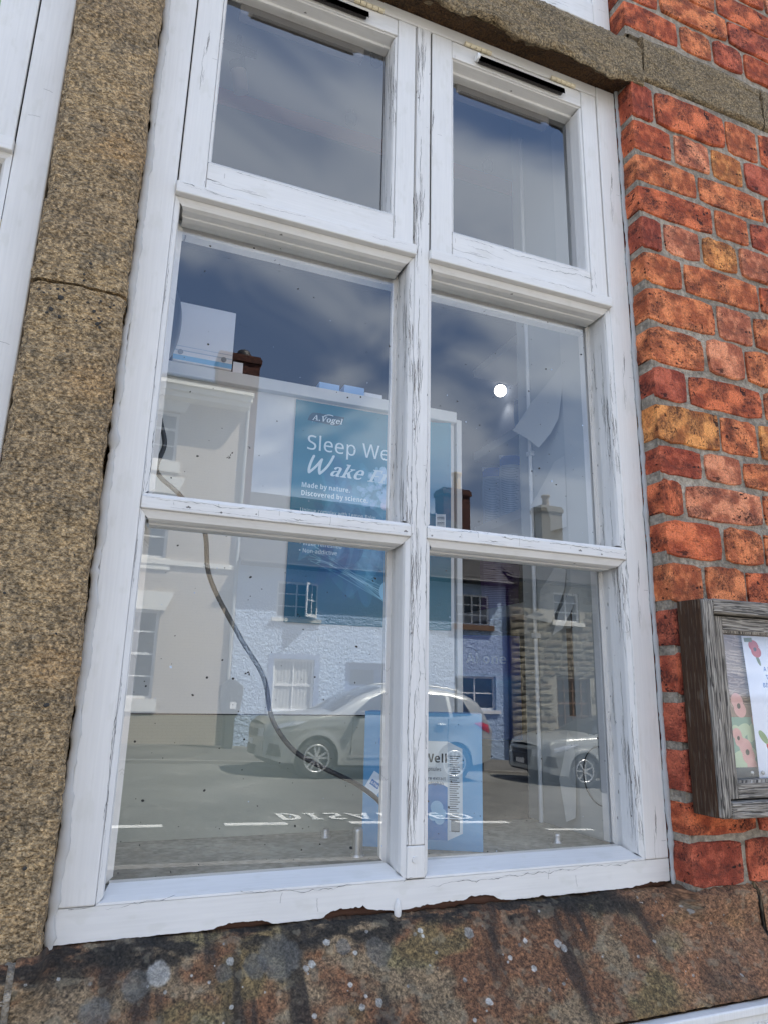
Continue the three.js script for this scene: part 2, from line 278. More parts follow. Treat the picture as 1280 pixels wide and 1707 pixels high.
for (const [a, b] of [[-2.0, -1.25], [-0.55, 0.82], [1.48, 2.19], [2.95, 3.7], [4.35, 5.1]]) mark(a, b, ZB + 0.01, ZB + 0.15);
mark(5.35, 6.05, ZB - 0.45, ZB - 0.36);
mesh('bay_line', (() => { const g = slab(0, 0.1, 0, 1.2, 0, 0.005, 1); g.rotateY(0.25); g.translate(5.98, gy(6) + 0.008, 5.5); return g; })(), M.roadPaint, road);
{ // legend beside the bay: reads upright from the road
  let x = 2.15;
  for (const ch of 'DISABLED') {
    const g = new THREE.ShapeGeometry(font.generateShapes(ch, 0.42)); g.computeBoundingBox(); const w = g.boundingBox.max.x, s = 0.82;
    g.scale(s, 1.06, 1); g.rotateX(-Math.PI / 2); g.translate(x, 0, 7.82); { const p = g.attributes.position; for (let i = 0; i < p.count; i++) p.setY(i, gy(p.getX(i)) + 0.009); }
    mesh('road_letter', uvM(g), M.roadPaint, road); x += w * s + 0.075;
  }
}

// ------------------------------------------------------------------ houses across the street
function sash(parent, x0, x1, y0, y1, z, cols, rows, o = {}) {        // a window: frame with bars, pane behind
  const w = part('window', parent), fr = o.frame || M.whiteTrim, t = o.t || 0.06, g = [];
  g.push(box(x0, x0 + t, y0, y1, z - 0.05, z + 0.02), box(x1 - t, x1, y0, y1, z - 0.05, z + 0.02), box(x0 + t, x1 - t, y0, y0 + t, z - 0.05, z + 0.02), box(x0 + t, x1 - t, y1 - t, y1, z - 0.05, z + 0.02));
  for (let i = 1; i < cols; i++) { const x = mix(x0, x1, i / cols); g.push(box(x - 0.018, x + 0.018, y0 + t, y1 - t, z - 0.046, z + 0.016)); }
  for (let j = 1; j < rows; j++) { const y = mix(y0, y1, j / rows), k = o.meet === j ? 0.03 : 0.016; g.push(box(x0 + t, x1 - t, y - k, y + k, z - 0.043, z + 0.014)); }
  mesh('frame', g, fr, w);
  mesh('pane', box(x0 + t, x1 - t, y0 + t, y1 - t, z + 0.0, z + 0.01), M.houseGlass, w);
  if (o.curtain) { // pleated net curtain just inside
    mesh('curtain', grid(60, 1, (u, v) => [mix(x0 + t, x1 - t, u), mix(y0 + t, y1 - t, v), z - 0.012 - 0.006 * Math.sin(u * 70)], (u, v, p) => [p[0], p[1]]), std({ color: lin(0.42, 0.43, 0.42), side: THREE.DoubleSide }), w);
  }
  if (o.sill) mesh('sill', box(x0 - 0.12, x1 + 0.12, y0 - o.sill, y0 - 0.004, z - 0.2, z + 0.03), o.sillMat || M.creamTrim, w);
  return w;
}
// wall facing the shop (towards -z) with rectangular holes; z is its face, th its thickness behind
function holed(x0, x1, y0, y1, z, th, holes, yb) {
  const s = new THREE.Shape();
  if (yb) { s.moveTo(x0, yb(x0)); for (let i = 1; i <= 20; i++) { const x = mix(x0, x1, i / 20); s.lineTo(x, yb(x)); } } else { s.moveTo(x0, y0); s.lineTo(x1, y0); }
  s.lineTo(x1, y1); s.lineTo(x0, y1); s.closePath();
  for (const [a, b, c, d] of holes) { const h = new THREE.Path(); h.moveTo(a, c); h.lineTo(a, d); h.lineTo(b, d); h.lineTo(b, c); h.closePath(); s.holes.push(h); }
  const g = new THREE.ExtrudeGeometry(s, { depth: th, bevelEnabled: false }); g.translate(0, 0, z); return uvM(g);
}
const yBase = (x) => gy(x) - 0.15;
function slateRoof(parent, x0, x1, ze, ye, zr, yr) {                   // courses of slates from eave to ridge, each lapping the one below
  const n = Math.round(Math.hypot(zr - ze, yr - ye) / 0.22), l = [];
  for (let i = 0; i < n; i++) {
    const a = i / n, b = (i + 1.12) / n, z0 = mix(ze, zr, a), z1 = mix(ze, zr, b), y0 = mix(ye, yr, a) + 0.02, y1 = mix(ye, yr, b);
    const m = Math.round((x1 - x0) / 0.3);
    for (let k = 0; k < m; k++) {
      const xa = mix(x0, x1, k / m) + (i % 2) * 0.15, xb = xa + 0.292, e = R(-0.006, 0.008);
      const g = grid(1, 1, (u, v) => [mix(xa, xb, u), mix(y0, y1, v) + e * (1 - v), mix(z0, z1, v)]); l.push(g);
    }
  }
  const r = mesh('roof', [box(x0, x1, ye - 0.1, ye - 0.02, ze + 0.02, ze + 0.1), grid(1, 1, (u, v) => [mix(x0, x1, u), mix(ye, yr, v) - 0.03, mix(ze, zr, v)]), grid(1, 1, (u, v) => [mix(x0, x1, u), mix(yr, ye, v) - 0.03, mix(zr, 2 * zr - ze, v)])], M.slate, parent);
  const s = mesh('slates', l, std({ color: M.slate.color, map: M.slate.map, roughness: 0.75, side: THREE.DoubleSide }), r); s.userData.kind = 'stuff'; return r;
}
function chimney(parent, x0, x1, y0, y1, z0, z1, mat, pots, potMat = M.clay, dome) {
  const c = mesh('chimney', [box(x0, x1, y0, y1 - 0.24, z0, z1), box(x0 - 0.05, x1 + 0.05, y1 - 0.24, y1 - 0.08, z0 - 0.05, z1 + 0.05), box(x0 - 0.01, x1 + 0.01, y1 - 0.08, y1, z0 - 0.01, z1 + 0.01)], mat, parent);
  for (const [px, r, h] of pots) {
    const pts = dome ? [[r, 0], [r, h * 0.5], [r * 0.8, h * 0.8], [r * 0.3, h]] : [[r, 0], [r * 0.85, h * 0.2], [r * 0.78, h * 0.8], [r * 1.05, h * 0.86], [r * 1.05, h], [r * 0.6, h]];
    const g = new THREE.LatheGeometry(pts.map((p) => new THREE.Vector2(...p)), 16); g.translate(px, y1, (z0 + z1) / 2); mesh('chimney_pot', g, potMat, c);
  }
  return c;
}
{ // tall cream-painted brick house
  const h = thing('cream_house', 'tall cream painted brick house with overhanging cornice, mirrored at left of window', 'house');
  const wins = [[0.05, 1.25, 1.08, 3.25], [0.05, 1.25, 4.58, 6.3], [0.05, 1.25, 7.2, 8.6], [-3.4, -2.2, 1.08, 3.25], [-3.4, -2.2, 4.58, 6.3], [-3.4, -2.2, 7.2, 8.6]];
  mesh('wall', holed(-6.5, 3.13, -0.3, 9.1, ZF, 0.3, wins, yBase), M.cream, h);
  mesh('side_wall', [box(2.83, 3.13, -0.8, 9.1, ZF + 0.302, ZF + 7), box(-6.5, -6.2, -0.3, 9.1, ZF + 0.302, ZF + 7), box(-6.2, 2.828, -0.8, 9.1, ZF + 6.7, ZF + 7)], M.cream, h);
  mesh('backing', box(-6.1, 2.75, 0, 9, ZF + 0.45, ZF + 0.5), M.floor, h);
  mesh('cornice', [box(-6.6, 3.1, 9.06, 9.2, ZF - 0.5, ZF + 0.3), box(-6.55, 3.05, 8.92, 9.056, ZF - 0.38, ZF - 0.002), box(-6.65, 3.12, 9.204, 9.3, ZF - 0.58, ZF - 0.42)], M.creamTrim, h);
  mesh('string_course', box(-6.5, 3.06, 4.42, 4.54, ZF - 0.06, ZF - 0.002), M.creamTrim, h);
  for (const [a, b, c, d] of wins) {
    sash(h, a, b, c, d, ZF + 0.16, 2, d - c > 2 ? 4 : 3, { meet: 2, sill: 0.3, t: 0.07 });
    mesh('lintel', (() => { const s = new THREE.Shape(); s.moveTo(a - 0.12, d); s.lineTo(b + 0.12, d); s.lineTo(b + 0.3, d + 0.46); s.lineTo(a - 0.3, d + 0.46); s.closePath(); const g = new THREE.ExtrudeGeometry(s, { depth: 0.06, bevelEnabled: false }); g.translate(0, 0.002, ZF - 0.062); return uvM(g); })(), M.creamTrim, h);
  }
  slateRoof(h, -6.6, 3.13, ZF - 0.3, 9.32, ZF + 3.4, 11.2);
  chimney(h, 2.32, 3.56, 4.2, 11.35, ZF + 1.35, ZF + 2.2, M.redBrickFar, [[3.1, 0.24, 0.36]], M.black, true);
  mesh('downpipe', (() => { const g = cyl(0.05, 0.05, 9.3, 12); g.translate(3.06, 4.4, ZF - 0.07); return g; })(), std({ color: lin(0.34, 0.36, 0.36) }), h);
}
{ // pale blue roughcast house
  const h = thing('blue_house', 'long pale blue roughcast house with slate roof, mirrored in middle of window', 'house');
  const wins = [[4.22, 5.36, 3.24, 4.24], [4.24, 5.36, 0.82, 2.16], [6.24, 7.38, -0.3, 2.13], [9.62, 10.76, 3.36, 4.26], [9.6, 10.95, 0.9, 1.86]];
  mesh('wall', holed(3.14, 11.36, -0.3, 4.72, ZF, 0.3, wins.slice(0, 2).concat([[6.24, 7.38, gy(6.3) - 0.02, 2.13]], wins.slice(3)), yBase), M.blueRender, h);
  mesh('side_wall', [box(11.06, 11.36, -1, 4.72, ZF + 0.302, ZF + 8), box(3.2, 11.05, -1, 4.7, ZF + 7.7, ZF + 8)], M.blueRender, h);
  mesh('backing', box(3.2, 11.04, -0.4, 4.6, ZF + 0.5, ZF + 0.55), M.floor, h);
  slateRoof(h, 3.14, 11.4, ZF - 0.34, 4.64, ZF + 4, 7.75);
  mesh('gutter', (() => { const g = new THREE.CylinderGeometry(0.06, 0.06, 8.2, 10); g.rotateZ(Math.PI / 2); g.translate(7.26, 4.62, ZF - 0.4); return g; })(), M.black, h);
  // upper casement standing open
  sash(h, 4.22, 5.36, 3.24, 4.24, ZF + 0.12, 2, 3, { sill: 0.1, sillMat: M.creamTrim });
  { const w = part('open_casement', h), g = []; const W = 0.52, y0 = 3.28, y1 = 4.2;
    g.push(box(0, 0.05, y0, y1, -0.02, 0.02), box(W - 0.05, W, y0, y1, -0.02, 0.02), box(0.05, W - 0.05, y0, y0 + 0.08, -0.02, 0.02), box(0.05, W - 0.05, y1 - 0.05, y1, -0.02, 0.02), box(W / 2 - 0.012, W / 2 + 0.012, y0 + 0.08, y1 - 0.05, -0.012, 0.012), box(0.05, W - 0.05, 3.72, 3.745, -0.011, 0.011));
    mesh('frame', g, M.whiteTrim, w); mesh('pane', box(0.05, W - 0.05, y0 + 0.08, y1 - 0.05, -0.004, 0.004), M.houseGlass, w);
    w.position.set(5.34, 0, ZF - 0.02); w.rotation.y = 2.45; }
  sash(h, 4.24, 5.36, 0.82, 2.16, ZF + 0.1, 2, 2, { sill: 0.1, meet: 1, curtain: true, sillMat: M.whiteTrim });
  mesh('window_surround', [ringSide(4.1, 5.5, 0.68, 2.3, 1, [[0, ZF - 0.02], [0.14, ZF - 0.02]]), ringSide(4.1, 5.5, 0.68, 2.3, 2, [[0, ZF - 0.02], [0.14, ZF - 0.02]]), ringSide(4.1, 5.5, 0.68, 2.3, 3, [[0, ZF - 0.02], [0.14, ZF - 0.02]])], std({ color: M.blueTrim.color, side: THREE.DoubleSide }), h);
  { const d = part('door', h); mesh('door_panel', box(6.24, 7.38, -0.3, 2.13, ZF + 0.2, ZF + 0.25), M.blueTrim, d); mesh('door_light', box(6.45, 7.15, 1.55, 1.95, ZF + 0.185, ZF + 0.198), M.houseGlass, d); mesh('handle', box(7.2, 7.26, 0.9, 1.1, ZF + 0.16, ZF + 0.198), M.steel, d); }
  sash(h, 9.62, 10.76, 3.36, 4.26, ZF + 0.1, 4, 3, { sill: 0.16, sillMat: M.brownTrim, t: 0.045 });
  sash(h, 9.6, 10.95, 0.9, 1.86, ZF + 0.14, 2, 2, { sill: 0.1, sillMat: M.whiteTrim });
  mesh('downpipe', (() => { const g = cyl(0.055, 0.055, 5.3, 12); g.translate(11.4, 1.95, ZF - 0.08); return g; })(), M.black, h);
  chimney(h, 11.0, 12.1, 6.0, 8.72, ZF + 3.6, ZF + 4.3, M.redBrickFar, [[11.72, 0.19, 0.72]]);
}
{ // rubble stone house
  const h = thing('stone_house', 'grey brown rubble stone house with brown windows, mirrored at right of window', 'house');
  const wins = [[13.12, 14.38, 0.38, 1.88], [13.12, 14.1, 3.62, 4.56]];
  mesh('wall', holed(11.48, 18, -0.3, 4.9, ZF + 0.03, 0.3, wins, yBase), std({ color: lin(0.36, 0.335, 0.27), roughness: 0.95 }), h);
  mesh('side_wall', [box(17.7, 18, -1.2, 4.9, ZF + 0.332, ZF + 8), box(11.5, 17.69, -1, 4.85, ZF + 7.7, ZF + 8)], std({ color: lin(0.3, 0.27, 0.2) }), h);
  mesh('backing', box(11.6, 17.6, -0.4, 4.6, ZF + 0.5, ZF + 0.55), M.floor, h);
  const sm = [[0.36, 0.33, 0.25], [0.27, 0.25, 0.2], [0.44, 0.4, 0.3], [0.33, 0.28, 0.21]].map((c) => std({ color: lin(...c), map: rep(grainCol, 0.5), roughness: 0.95 })); sm.forEach((m) => m.color.multiplyScalar(1.6));
  const variants = [0, 1, 2, 3, 4].map((k) => { const n = 9, g = grid(4, 3, (u, v) => { const e = Math.min(u, 1 - u) * 4, f = Math.min(v, 1 - v) * 3; const z = -0.035 * Math.min(1, e) * Math.min(1, f) * (0.6 + 0.6 * vn(u * 3 + k * 9, v * 3, 5)); const wob = 0.04; return [u - 0.5 + (vn(v * 3 + k * 3, k, 1) - 0.5) * wob * 2, v - 0.5 + (vn(u * 4 + k * 5, k, 2) - 0.5) * wob * 5, z]; }); g.index.array.reverse(); const q = g.toNonIndexed(); q.computeVertexNormals(); return q; });
  const stones = part('stonework', h); let n = 0;
  for (let y = -0.75; y < 4.85;) {
    const hh = R(0.15, 0.26);
    for (let x = 11.52; x < 17.2;) {
      const w = R(0.26, 0.62), cx = x + w / 2, cy = y + hh / 2;
      const inWin = wins.some(([a, b, c, d]) => cx + w / 2 > a && cx - w / 2 < b && cy + hh / 2 > c && cy - hh / 2 < d);
      if (!inWin && n < 300 && cy > gy(cx)) { const m = mesh('stone', variants[Math.floor(rnd() * 5)], sm[Math.floor(rnd() * 4)], stones); m.position.set(cx, cy, ZF + 0.028); m.scale.set(w - 0.02, hh - 0.015, R(0.8, 1.3)); n++; }
      x += w;
    }
    y += hh;
  }
  sash(h, ...wins[0].slice(0, 2), wins[0][2], wins[0][3], ZF + 0.14, 4, 4, { frame: M.brownTrim, meet: 2, sill: 0.12, sillMat: M.brownTrim });
  sash(h, 13.12, 14.1, 3.62, 4.56, ZF + 0.14, 2, 3, { sill: 0.12 });
  slateRoof(h, 11.42, 18.1, ZF - 0.28, 4.84, ZF + 4, 7.2);
  chimney(h, 15.25, 16.2, 6.2, 8.55, ZF + 3.6, ZF + 4.3, std({ color: lin(0.24, 0.22, 0.18) }), [[15.7, 0.17, 0.5]], std({ color: lin(0.30, 0.24, 0.18) }));
}
{ // ticket machine on the pavement by the house corner
  const t = thing('ticket_machine', 'grey pay machine with white label, mirrored beside corner of cream house', 'ticket machine', [3.05, gy(3.05) + 0.06, ZF - 0.75]);
  const s = new THREE.Shape(); [[-0.09, 0], [0.09, 0], [0.1, 0.72], [0.21, 0.9], [0.27, 1.3], [0.25, 1.46], [0.05, 1.6], [-0.05, 1.6], [-0.25, 1.46], [-0.27, 1.3], [-0.21, 0.9], [-0.1, 0.72]].forEach((p, i) => i ? s.lineTo(...p) : s.moveTo(...p)); s.closePath();
  const g = new THREE.ExtrudeGeometry(s, { depth: 0.26, bevelEnabled: true, bevelSize: 0.02, bevelThickness: 0.02, bevelSegments: 2 }); g.translate(0, 0, -0.13);
  mesh('housing', uvM(g), std({ color: lin(0.06, 0.07, 0.07), roughness: 0.6 }), t);
  mesh('label_plate', box(-0.03, 0.12, 0.92, 1.08, -0.16, -0.152), M.whiteTrim, t);
}

// ------------------------------------------------------------------ parked cars (nose towards -x; the side towards the shop is at -z)
function interp(tab, x) { if (x <= tab[0][0]) return tab[0][1]; for (let i = 0; i + 1 < tab.length; i++) if (x <= tab[i + 1][0]) { const t = (x - tab[i][0]) / (tab[i + 1][0] - tab[i][0]); const s = t * t * (3 - 2 * t) * 0.35 + t * 0.65; return mix(tab[i][1], tab[i + 1][1], s); } return tab[tab.length - 1][1]; }
function buildCar(c, o) {
  const { top, bot, belt, half, wb, rw, L0, L1 } = o;
  // half-width of the body at station x and height y
  const hw = (x, y) => {
    const b = interp(belt, x), plan = interp(half, x); let w = plan;
    if (y > b) w -= (y - b) * 0.34 + Math.pow(Math.max(0, y - b), 2) * 0.12; else w -= Math.pow((b - y) / 0.9, 2) * 0.05 - 0.012 * Math.exp(-Math.pow((y - b + 0.12) / 0.05, 2));
    for (const ax of [0, wb]) { const r = Math.hypot(x - ax, y - rw); w += 0.028 * Math.exp(-Math.pow((r - rw * 1.16) / 0.07, 2)); }
    return w;
  };
  const arch = rw * 1.15;
  const low = (x) => { let y = interp(bot, x); for (const ax of [0, wb]) { const d = Math.abs(x - ax); if (d < arch) y = Math.max(y, rw + Math.sqrt(arch * arch - d * d)); } return y; };
  const xs = []; for (let i = 0; i <= 220; i++) xs.push(mix(L0, L1, i / 220));
  const sideGeo = (sg) => { const g = grid(220, 22, (u, v) => { const x = mix(L0, L1, u), y0 = low(x), y1 = interp(top, x), e = Math.min(0.05, (y1 - y0) * 0.3); const y = mix(y0, y1, v), ed = Math.max(0, y - (y1 - e)) / e; return [x, y, sg * (hw(x, y) - 0.05 * ed * ed)]; }); if (sg > 0) g.index.array.reverse(); return g; };
  const topGeo = grid(160, 10, (u, v) => { const x = mix(L0, L1, u), y1 = interp(top, x), w = hw(x, y1) - 0.05, s = v * 2 - 1; return [x, y1 + 0.045 * (1 - s * s), -s * w]; });
  const nose = (X, sg) => grid(6, 8, (u, v) => { const y = mix(interp(bot, X), interp(top, X), v), s = u * 2 - 1; return [X - sg * 0.10 * (1 - s * s), y, s * (hw(X, y) - 0.02)]; });
  const dbl = (m) => { m.side = THREE.DoubleSide; return m; };
  mesh('body', [sideGeo(-1), sideGeo(1), topGeo, nose(L0, 1), nose(L1, -1)].map((g) => { g.computeVertexNormals(); return g; }), dbl(o.paint), c);
  mesh('underside', box(L0 + 0.15, L1 - 0.15, 0.2, 0.5, -0.72, 0.72), M.black, c);
  for (const ax of [0, wb]) mesh('wheel_arch', (() => { const g = cyl(arch, arch, 1.5, 32); g.rotateX(Math.PI / 2); g.translate(ax, rw, 0); return g; })(), M.black, c);
  // a patch lying on the side, given as a polygon of (x, y) points
  const patch = (name, pts, off, mat, sides = [-1, 1], parent = c) => { const s = new THREE.Shape(pts.map((p) => new THREE.Vector2(...p))); for (const sg of sides) {
    const b = new THREE.Box2().setFromPoints(pts.map((p) => new THREE.Vector2(...p))); const n = 26, l = []; const inside = (x, y) => { let r = false; for (let i = 0, j = pts.length - 1; i < pts.length; j = i++) { const [xi, yi] = pts[i], [xj, yj] = pts[j]; if (yi > y !== yj > y && x < (xj - xi) * (y - yi) / (yj - yi) + xi) r = !r; } return r; };
    const g = new THREE.ShapeGeometry(s); const q = g.toNonIndexed(); let pos = Array.from(q.attributes.position.array);
    for (let k = 0; k < 4; k++) { const out = []; for (let i = 0; i < pos.length; i += 9) { const A = pos.slice(i, i + 3), B = pos.slice(i + 3, i + 6), C = pos.slice(i + 6, i + 9), m = (p, r) => p.map((e, t) => (e + r[t]) / 2), ab = m(A, B), bc = m(B, C), ca = m(C, A); out.push(...A, ...ab, ...ca, ...ab, ...B, ...bc, ...ca, ...bc, ...C, ...ab, ...bc, ...ca); } pos = out; }
    for (let i = 0; i < pos.length; i += 3) pos[i + 2] = sg * (hw(pos[i], pos[i + 1]) + off);
    const r = new THREE.BufferGeometry(); r.setAttribute('position', new THREE.Float32BufferAttribute(pos, 3)); r.computeVertexNormals(); mesh(name, uvM(r), mat, parent); } };
  const glassM = dbl(std({ color: lin(0.025, 0.03, 0.032), roughness: 0.05 }));
  for (const w of o.windows) patch('side_window', w, 0.004, glassM);
  for (const x of o.doorLines) patch('door_seam', [[x, 0.36], [x + 0.014, 0.36], [x + 0.014, interp(belt, x)], [x, interp(belt, x)]], 0.003, dbl(std({ color: lin(0.03, 0.03, 0.03) })));
  for (const x of o.handles) for (const sg of [-1, 1]) { const y = interp(belt, x) - 0.1; mesh('door_handle', rbox(x, x + 0.2, y - 0.02, y + 0.02, sg * (hw(x, y) + 0.015) - 0.02, sg * (hw(x, y) + 0.015) + 0.02, 0.012), o.paint, c); }
  const sheet = (name, x0, x1, k, mat, dy) => mesh(name, grid(16, 12, (u, v) => { const x = mix(x0, x1, u), y1 = interp(top, x), w = (hw(x, y1) - 0.05) * k, s = v * 2 - 1; return [x, y1 + 0.045 * (1 - s * s * k * k) + dy, -s * w]; }), mat, c);
  sheet('windscreen', ...o.screen, 0.93, glassM, 0.006); if (o.rearScreen) sheet('rear_screen', ...o.rearScreen, 0.9, glassM, 0.006);
  patch('headlight', o.headlight, 0.006, dbl(std({ color: lin(0.75, 0.77, 0.78), roughness: 0.12, metalness: 0.5 })));
  patch('tail_light', o.tail, 0.006, dbl(std({ color: lin(0.5, 0.03, 0.03), roughness: 0.15 })));
  patch('sill_trim', o.sillTrim, 0.014, dbl(std({ color: lin(0.62, 0.62, 0.60), roughness: 0.25, metalness: 0.6 })));
  const front = (name, s0, s1, y0, y1, mat) => mesh(name, grid(12, 4, (u, v) => { const y = mix(y0, y1, v), s = mix(s0, s1, u); return [L0 - 0.10 * (1 - s * s) - 0.006, y, s * (hw(L0, y) - 0.02)]; }), dbl(mat), c);
  const ft = interp(top, L0); front('grille', -0.62, 0.62, ft - 0.22, ft - 0.08, std({ color: lin(0.03, 0.03, 0.032), roughness: 0.4 })); front('lower_grille', -0.55, 0.55, 0.34, 0.5, std({ color: lin(0.03, 0.03, 0.032), roughness: 0.5 })); front('number_plate', -0.28, 0.28, ft - 0.36, ft - 0.26, M.whiteTrim);
  for (const q of [[-0.98, -0.66], [0.66, 0.98]]) front('headlight_lens', ...q, ft - 0.2, ft - 0.06, std({ color: lin(0.7, 0.72, 0.72), roughness: 0.15 }));
  patch('fog_light_recess', [[L0 + 0.05, 0.36], [L0 + 0.3, 0.34], [L0 + 0.24, 0.54], [L0 + 0.08, 0.56]], 0.004, dbl(std({ color: lin(0.04, 0.04, 0.04) })));
  for (const sg of [-1, 1]) { const x = o.mirror[0], y = o.mirror[1]; mesh('door_mirror', rbox(x, x + 0.14, y, y + 0.15, sg * (hw(x, y) + 0.11) - 0.1, sg * (hw(x, y) + 0.11) + 0.1, 0.05, 3), M.black, c); }
  if (o.rails) for (const sg of [-1, 1]) { const pts = []; for (let i = 0; i <= 10; i++) { const x = mix(o.rails[0], o.rails[1], i / 10), y1 = interp(top, x); pts.push([x, y1 + (i === 0 || i === 10 ? -0.01 : 0.055), sg * (hw(x, y1) - 0.09)]); } mesh('roof_rail', tube(pts, 0.018, 30, 8), o.paint, c); }
  const tyreG = new THREE.LatheGeometry([[rw * 0.66, -0.1], [rw * 0.9, -0.112], [rw * 0.985, -0.08], [rw, 0], [rw * 0.985, 0.08], [rw * 0.9, 0.112], [rw * 0.66, 0.1]].map((p) => new THREE.Vector2(...p)), 40); tyreG.rotateX(Math.PI / 2);
  const rimL = []; { const ring = new THREE.TorusGeometry(rw * 0.655, 0.018, 8, 40); ring.translate(0, 0, 0.095); rimL.push(ring); const hub = cyl(0.05, 0.06, 0.05, 16); hub.rotateX(Math.PI / 2); hub.translate(0, 0, 0.085); rimL.push(hub);
    for (let k = 0; k < o.spokes; k++) { const s = new THREE.BoxGeometry(rw * 0.6, 0.032, 0.022); s.translate(rw * 0.34, 0, 0.082); s.rotateZ(k / o.spokes * Math.PI * 2 + (o.twin ? (k % 2 ? -0.09 : 0.09) : 0)); rimL.push(s); } }
  const back = cyl(rw * 0.65, rw * 0.65, 0.02, 32); back.rotateX(Math.PI / 2); back.translate(0, 0, 0.02);
  const rimG = merge(rimL), alloy = std({ color: lin(0.72, 0.72, 0.70), roughness: 0.3, metalness: 0.75 }), rub = std({ color: lin(0.022, 0.022, 0.023), roughness: 0.85 });
  for (const ax of [0, wb]) for (const sg of [-1, 1]) { const w = part('wheel', c); w.position.set(ax, rw, sg * (interp(half, ax) - 0.115)); if (sg < 0) w.rotation.y = Math.PI; mesh('tyre', tyreG, rub, w); mesh('rim', rimG, alloy, w); mesh('brake_disc', back, M.black, w); }
}
const silver = () => new THREE.MeshPhysicalMaterial({ color: lin(0.40, 0.41, 0.385), roughness: 0.34, metalness: 0.3, clearcoat: 0.8, clearcoatRoughness: 0.06 });
{
  const zc = 12.2, c = thing('parked_suv', 'silver tall parked car with roof rails, mirrored in lower middle of window', 'car', [3.72, 0.5 * (gy(3.72) + gy(6.45)), zc], 'cars parked across the street');
  c.rotation.z = Math.atan2(gy(6.45) - gy(3.72), 2.73); c.position.y = gy(3.72);
  buildCar(c, { wb: 2.73, rw: 0.345, L0: -0.92, L1: 3.62, paint: silver(), spokes: 10, twin: true,
    top: [[-0.92, 0.86], [-0.8, 0.96], [-0.55, 1.03], [0.0, 1.09], [0.22, 1.13], [0.9, 1.51], [1.3, 1.65], [1.9, 1.70], [2.6, 1.67], [3.05, 1.60], [3.28, 1.50], [3.48, 1.2], [3.62, 1.0]],
    bot: [[-0.92, 0.32], [-0.6, 0.25], [0.5, 0.25], [2.2, 0.27], [3.2, 0.32], [3.62, 0.42]],
    belt: [[-0.92, 0.78], [0, 1.0], [0.8, 1.08], [2.2, 1.13], [3.2, 1.2], [3.62, 1.1]],
    half: [[-0.92, 0.66], [-0.78, 0.80], [-0.45, 0.90], [0, 0.925], [1.5, 0.925], [2.9, 0.915], [3.35, 0.86], [3.62, 0.74]],
    windows: [[[0.62, 1.13], [1.66, 1.16], [1.66, 1.60], [1.32, 1.585], [0.98, 1.42]], [[1.74, 1.16], [2.58, 1.19], [2.54, 1.585], [1.74, 1.605]], [[2.66, 1.195], [3.08, 1.24], [2.9, 1.52], [2.62, 1.575]]],
    doorLines: [0.62, 1.73, 2.55], handles: [1.42, 2.3], screen: [0.26, 1.24], rearScreen: [3.3, 3.46],
    headlight: [[-0.74, 0.80], [-0.35, 0.90], [-0.22, 0.97], [-0.5, 0.95], [-0.72, 0.88]], tail: [[3.12, 1.10], [3.36, 0.98], [3.54, 0.92], [3.5, 1.08], [3.3, 1.13]],
    sillTrim: [[0.6, 0.38], [2.1, 0.42], [2.1, 0.50], [0.6, 0.43]], mirror: [0.66, 1.07], rails: [1.4, 3.05] });
}
{
  const c = thing('parked_hatchback', 'dark silver low parked car nose, mirrored at lower right of window', 'car', [9.42, gy(9.42), 12.15], 'cars parked across the street');
  c.rotation.z = Math.atan2(gy(12.0) - gy(9.42), 2.58);
  buildCar(c, { wb: 2.58, rw: 0.325, L0: -0.9, L1: 3.3, paint: silver(), spokes: 7,
    top: [[-0.9, 0.72], [-0.72, 0.86], [-0.35, 0.95], [0.1, 1.0], [0.3, 1.03], [0.95, 1.36], [1.35, 1.46], [2.0, 1.47], [2.6, 1.41], [2.95, 1.28], [3.2, 0.95], [3.3, 0.85]],
    bot: [[-0.9, 0.26], [-0.6, 0.2], [0.5, 0.2], [2.1, 0.22], [3.3, 0.34]],
    belt: [[-0.9, 0.64], [0, 0.84], [0.8, 0.90], [2.2, 0.96], [3.3, 0.95]],
    half: [[-0.9, 0.6], [-0.75, 0.76], [-0.4, 0.86], [0, 0.885], [1.5, 0.89], [2.7, 0.87], [3.3, 0.68]],
    windows: [[[0.7, 0.97], [1.6, 1.0], [1.58, 1.38], [1.35, 1.38], [1.0, 1.22]], [[1.68, 1.0], [2.5, 1.05], [2.35, 1.34], [1.66, 1.38]]],
    doorLines: [0.55, 1.64], handles: [1.3], screen: [0.34, 1.34], rearScreen: [2.98, 3.16],
    headlight: [[-0.72, 0.62], [-0.3, 0.76], [-0.12, 0.86], [-0.45, 0.80], [-0.7, 0.72]], tail: [[2.85, 0.95], [3.15, 0.8], [3.22, 0.9], [3.0, 1.02]],
    sillTrim: [[0.6, 0.24], [2.0, 0.26], [2.0, 0.31], [0.6, 0.29]], mirror: [0.7, 0.93] });
}

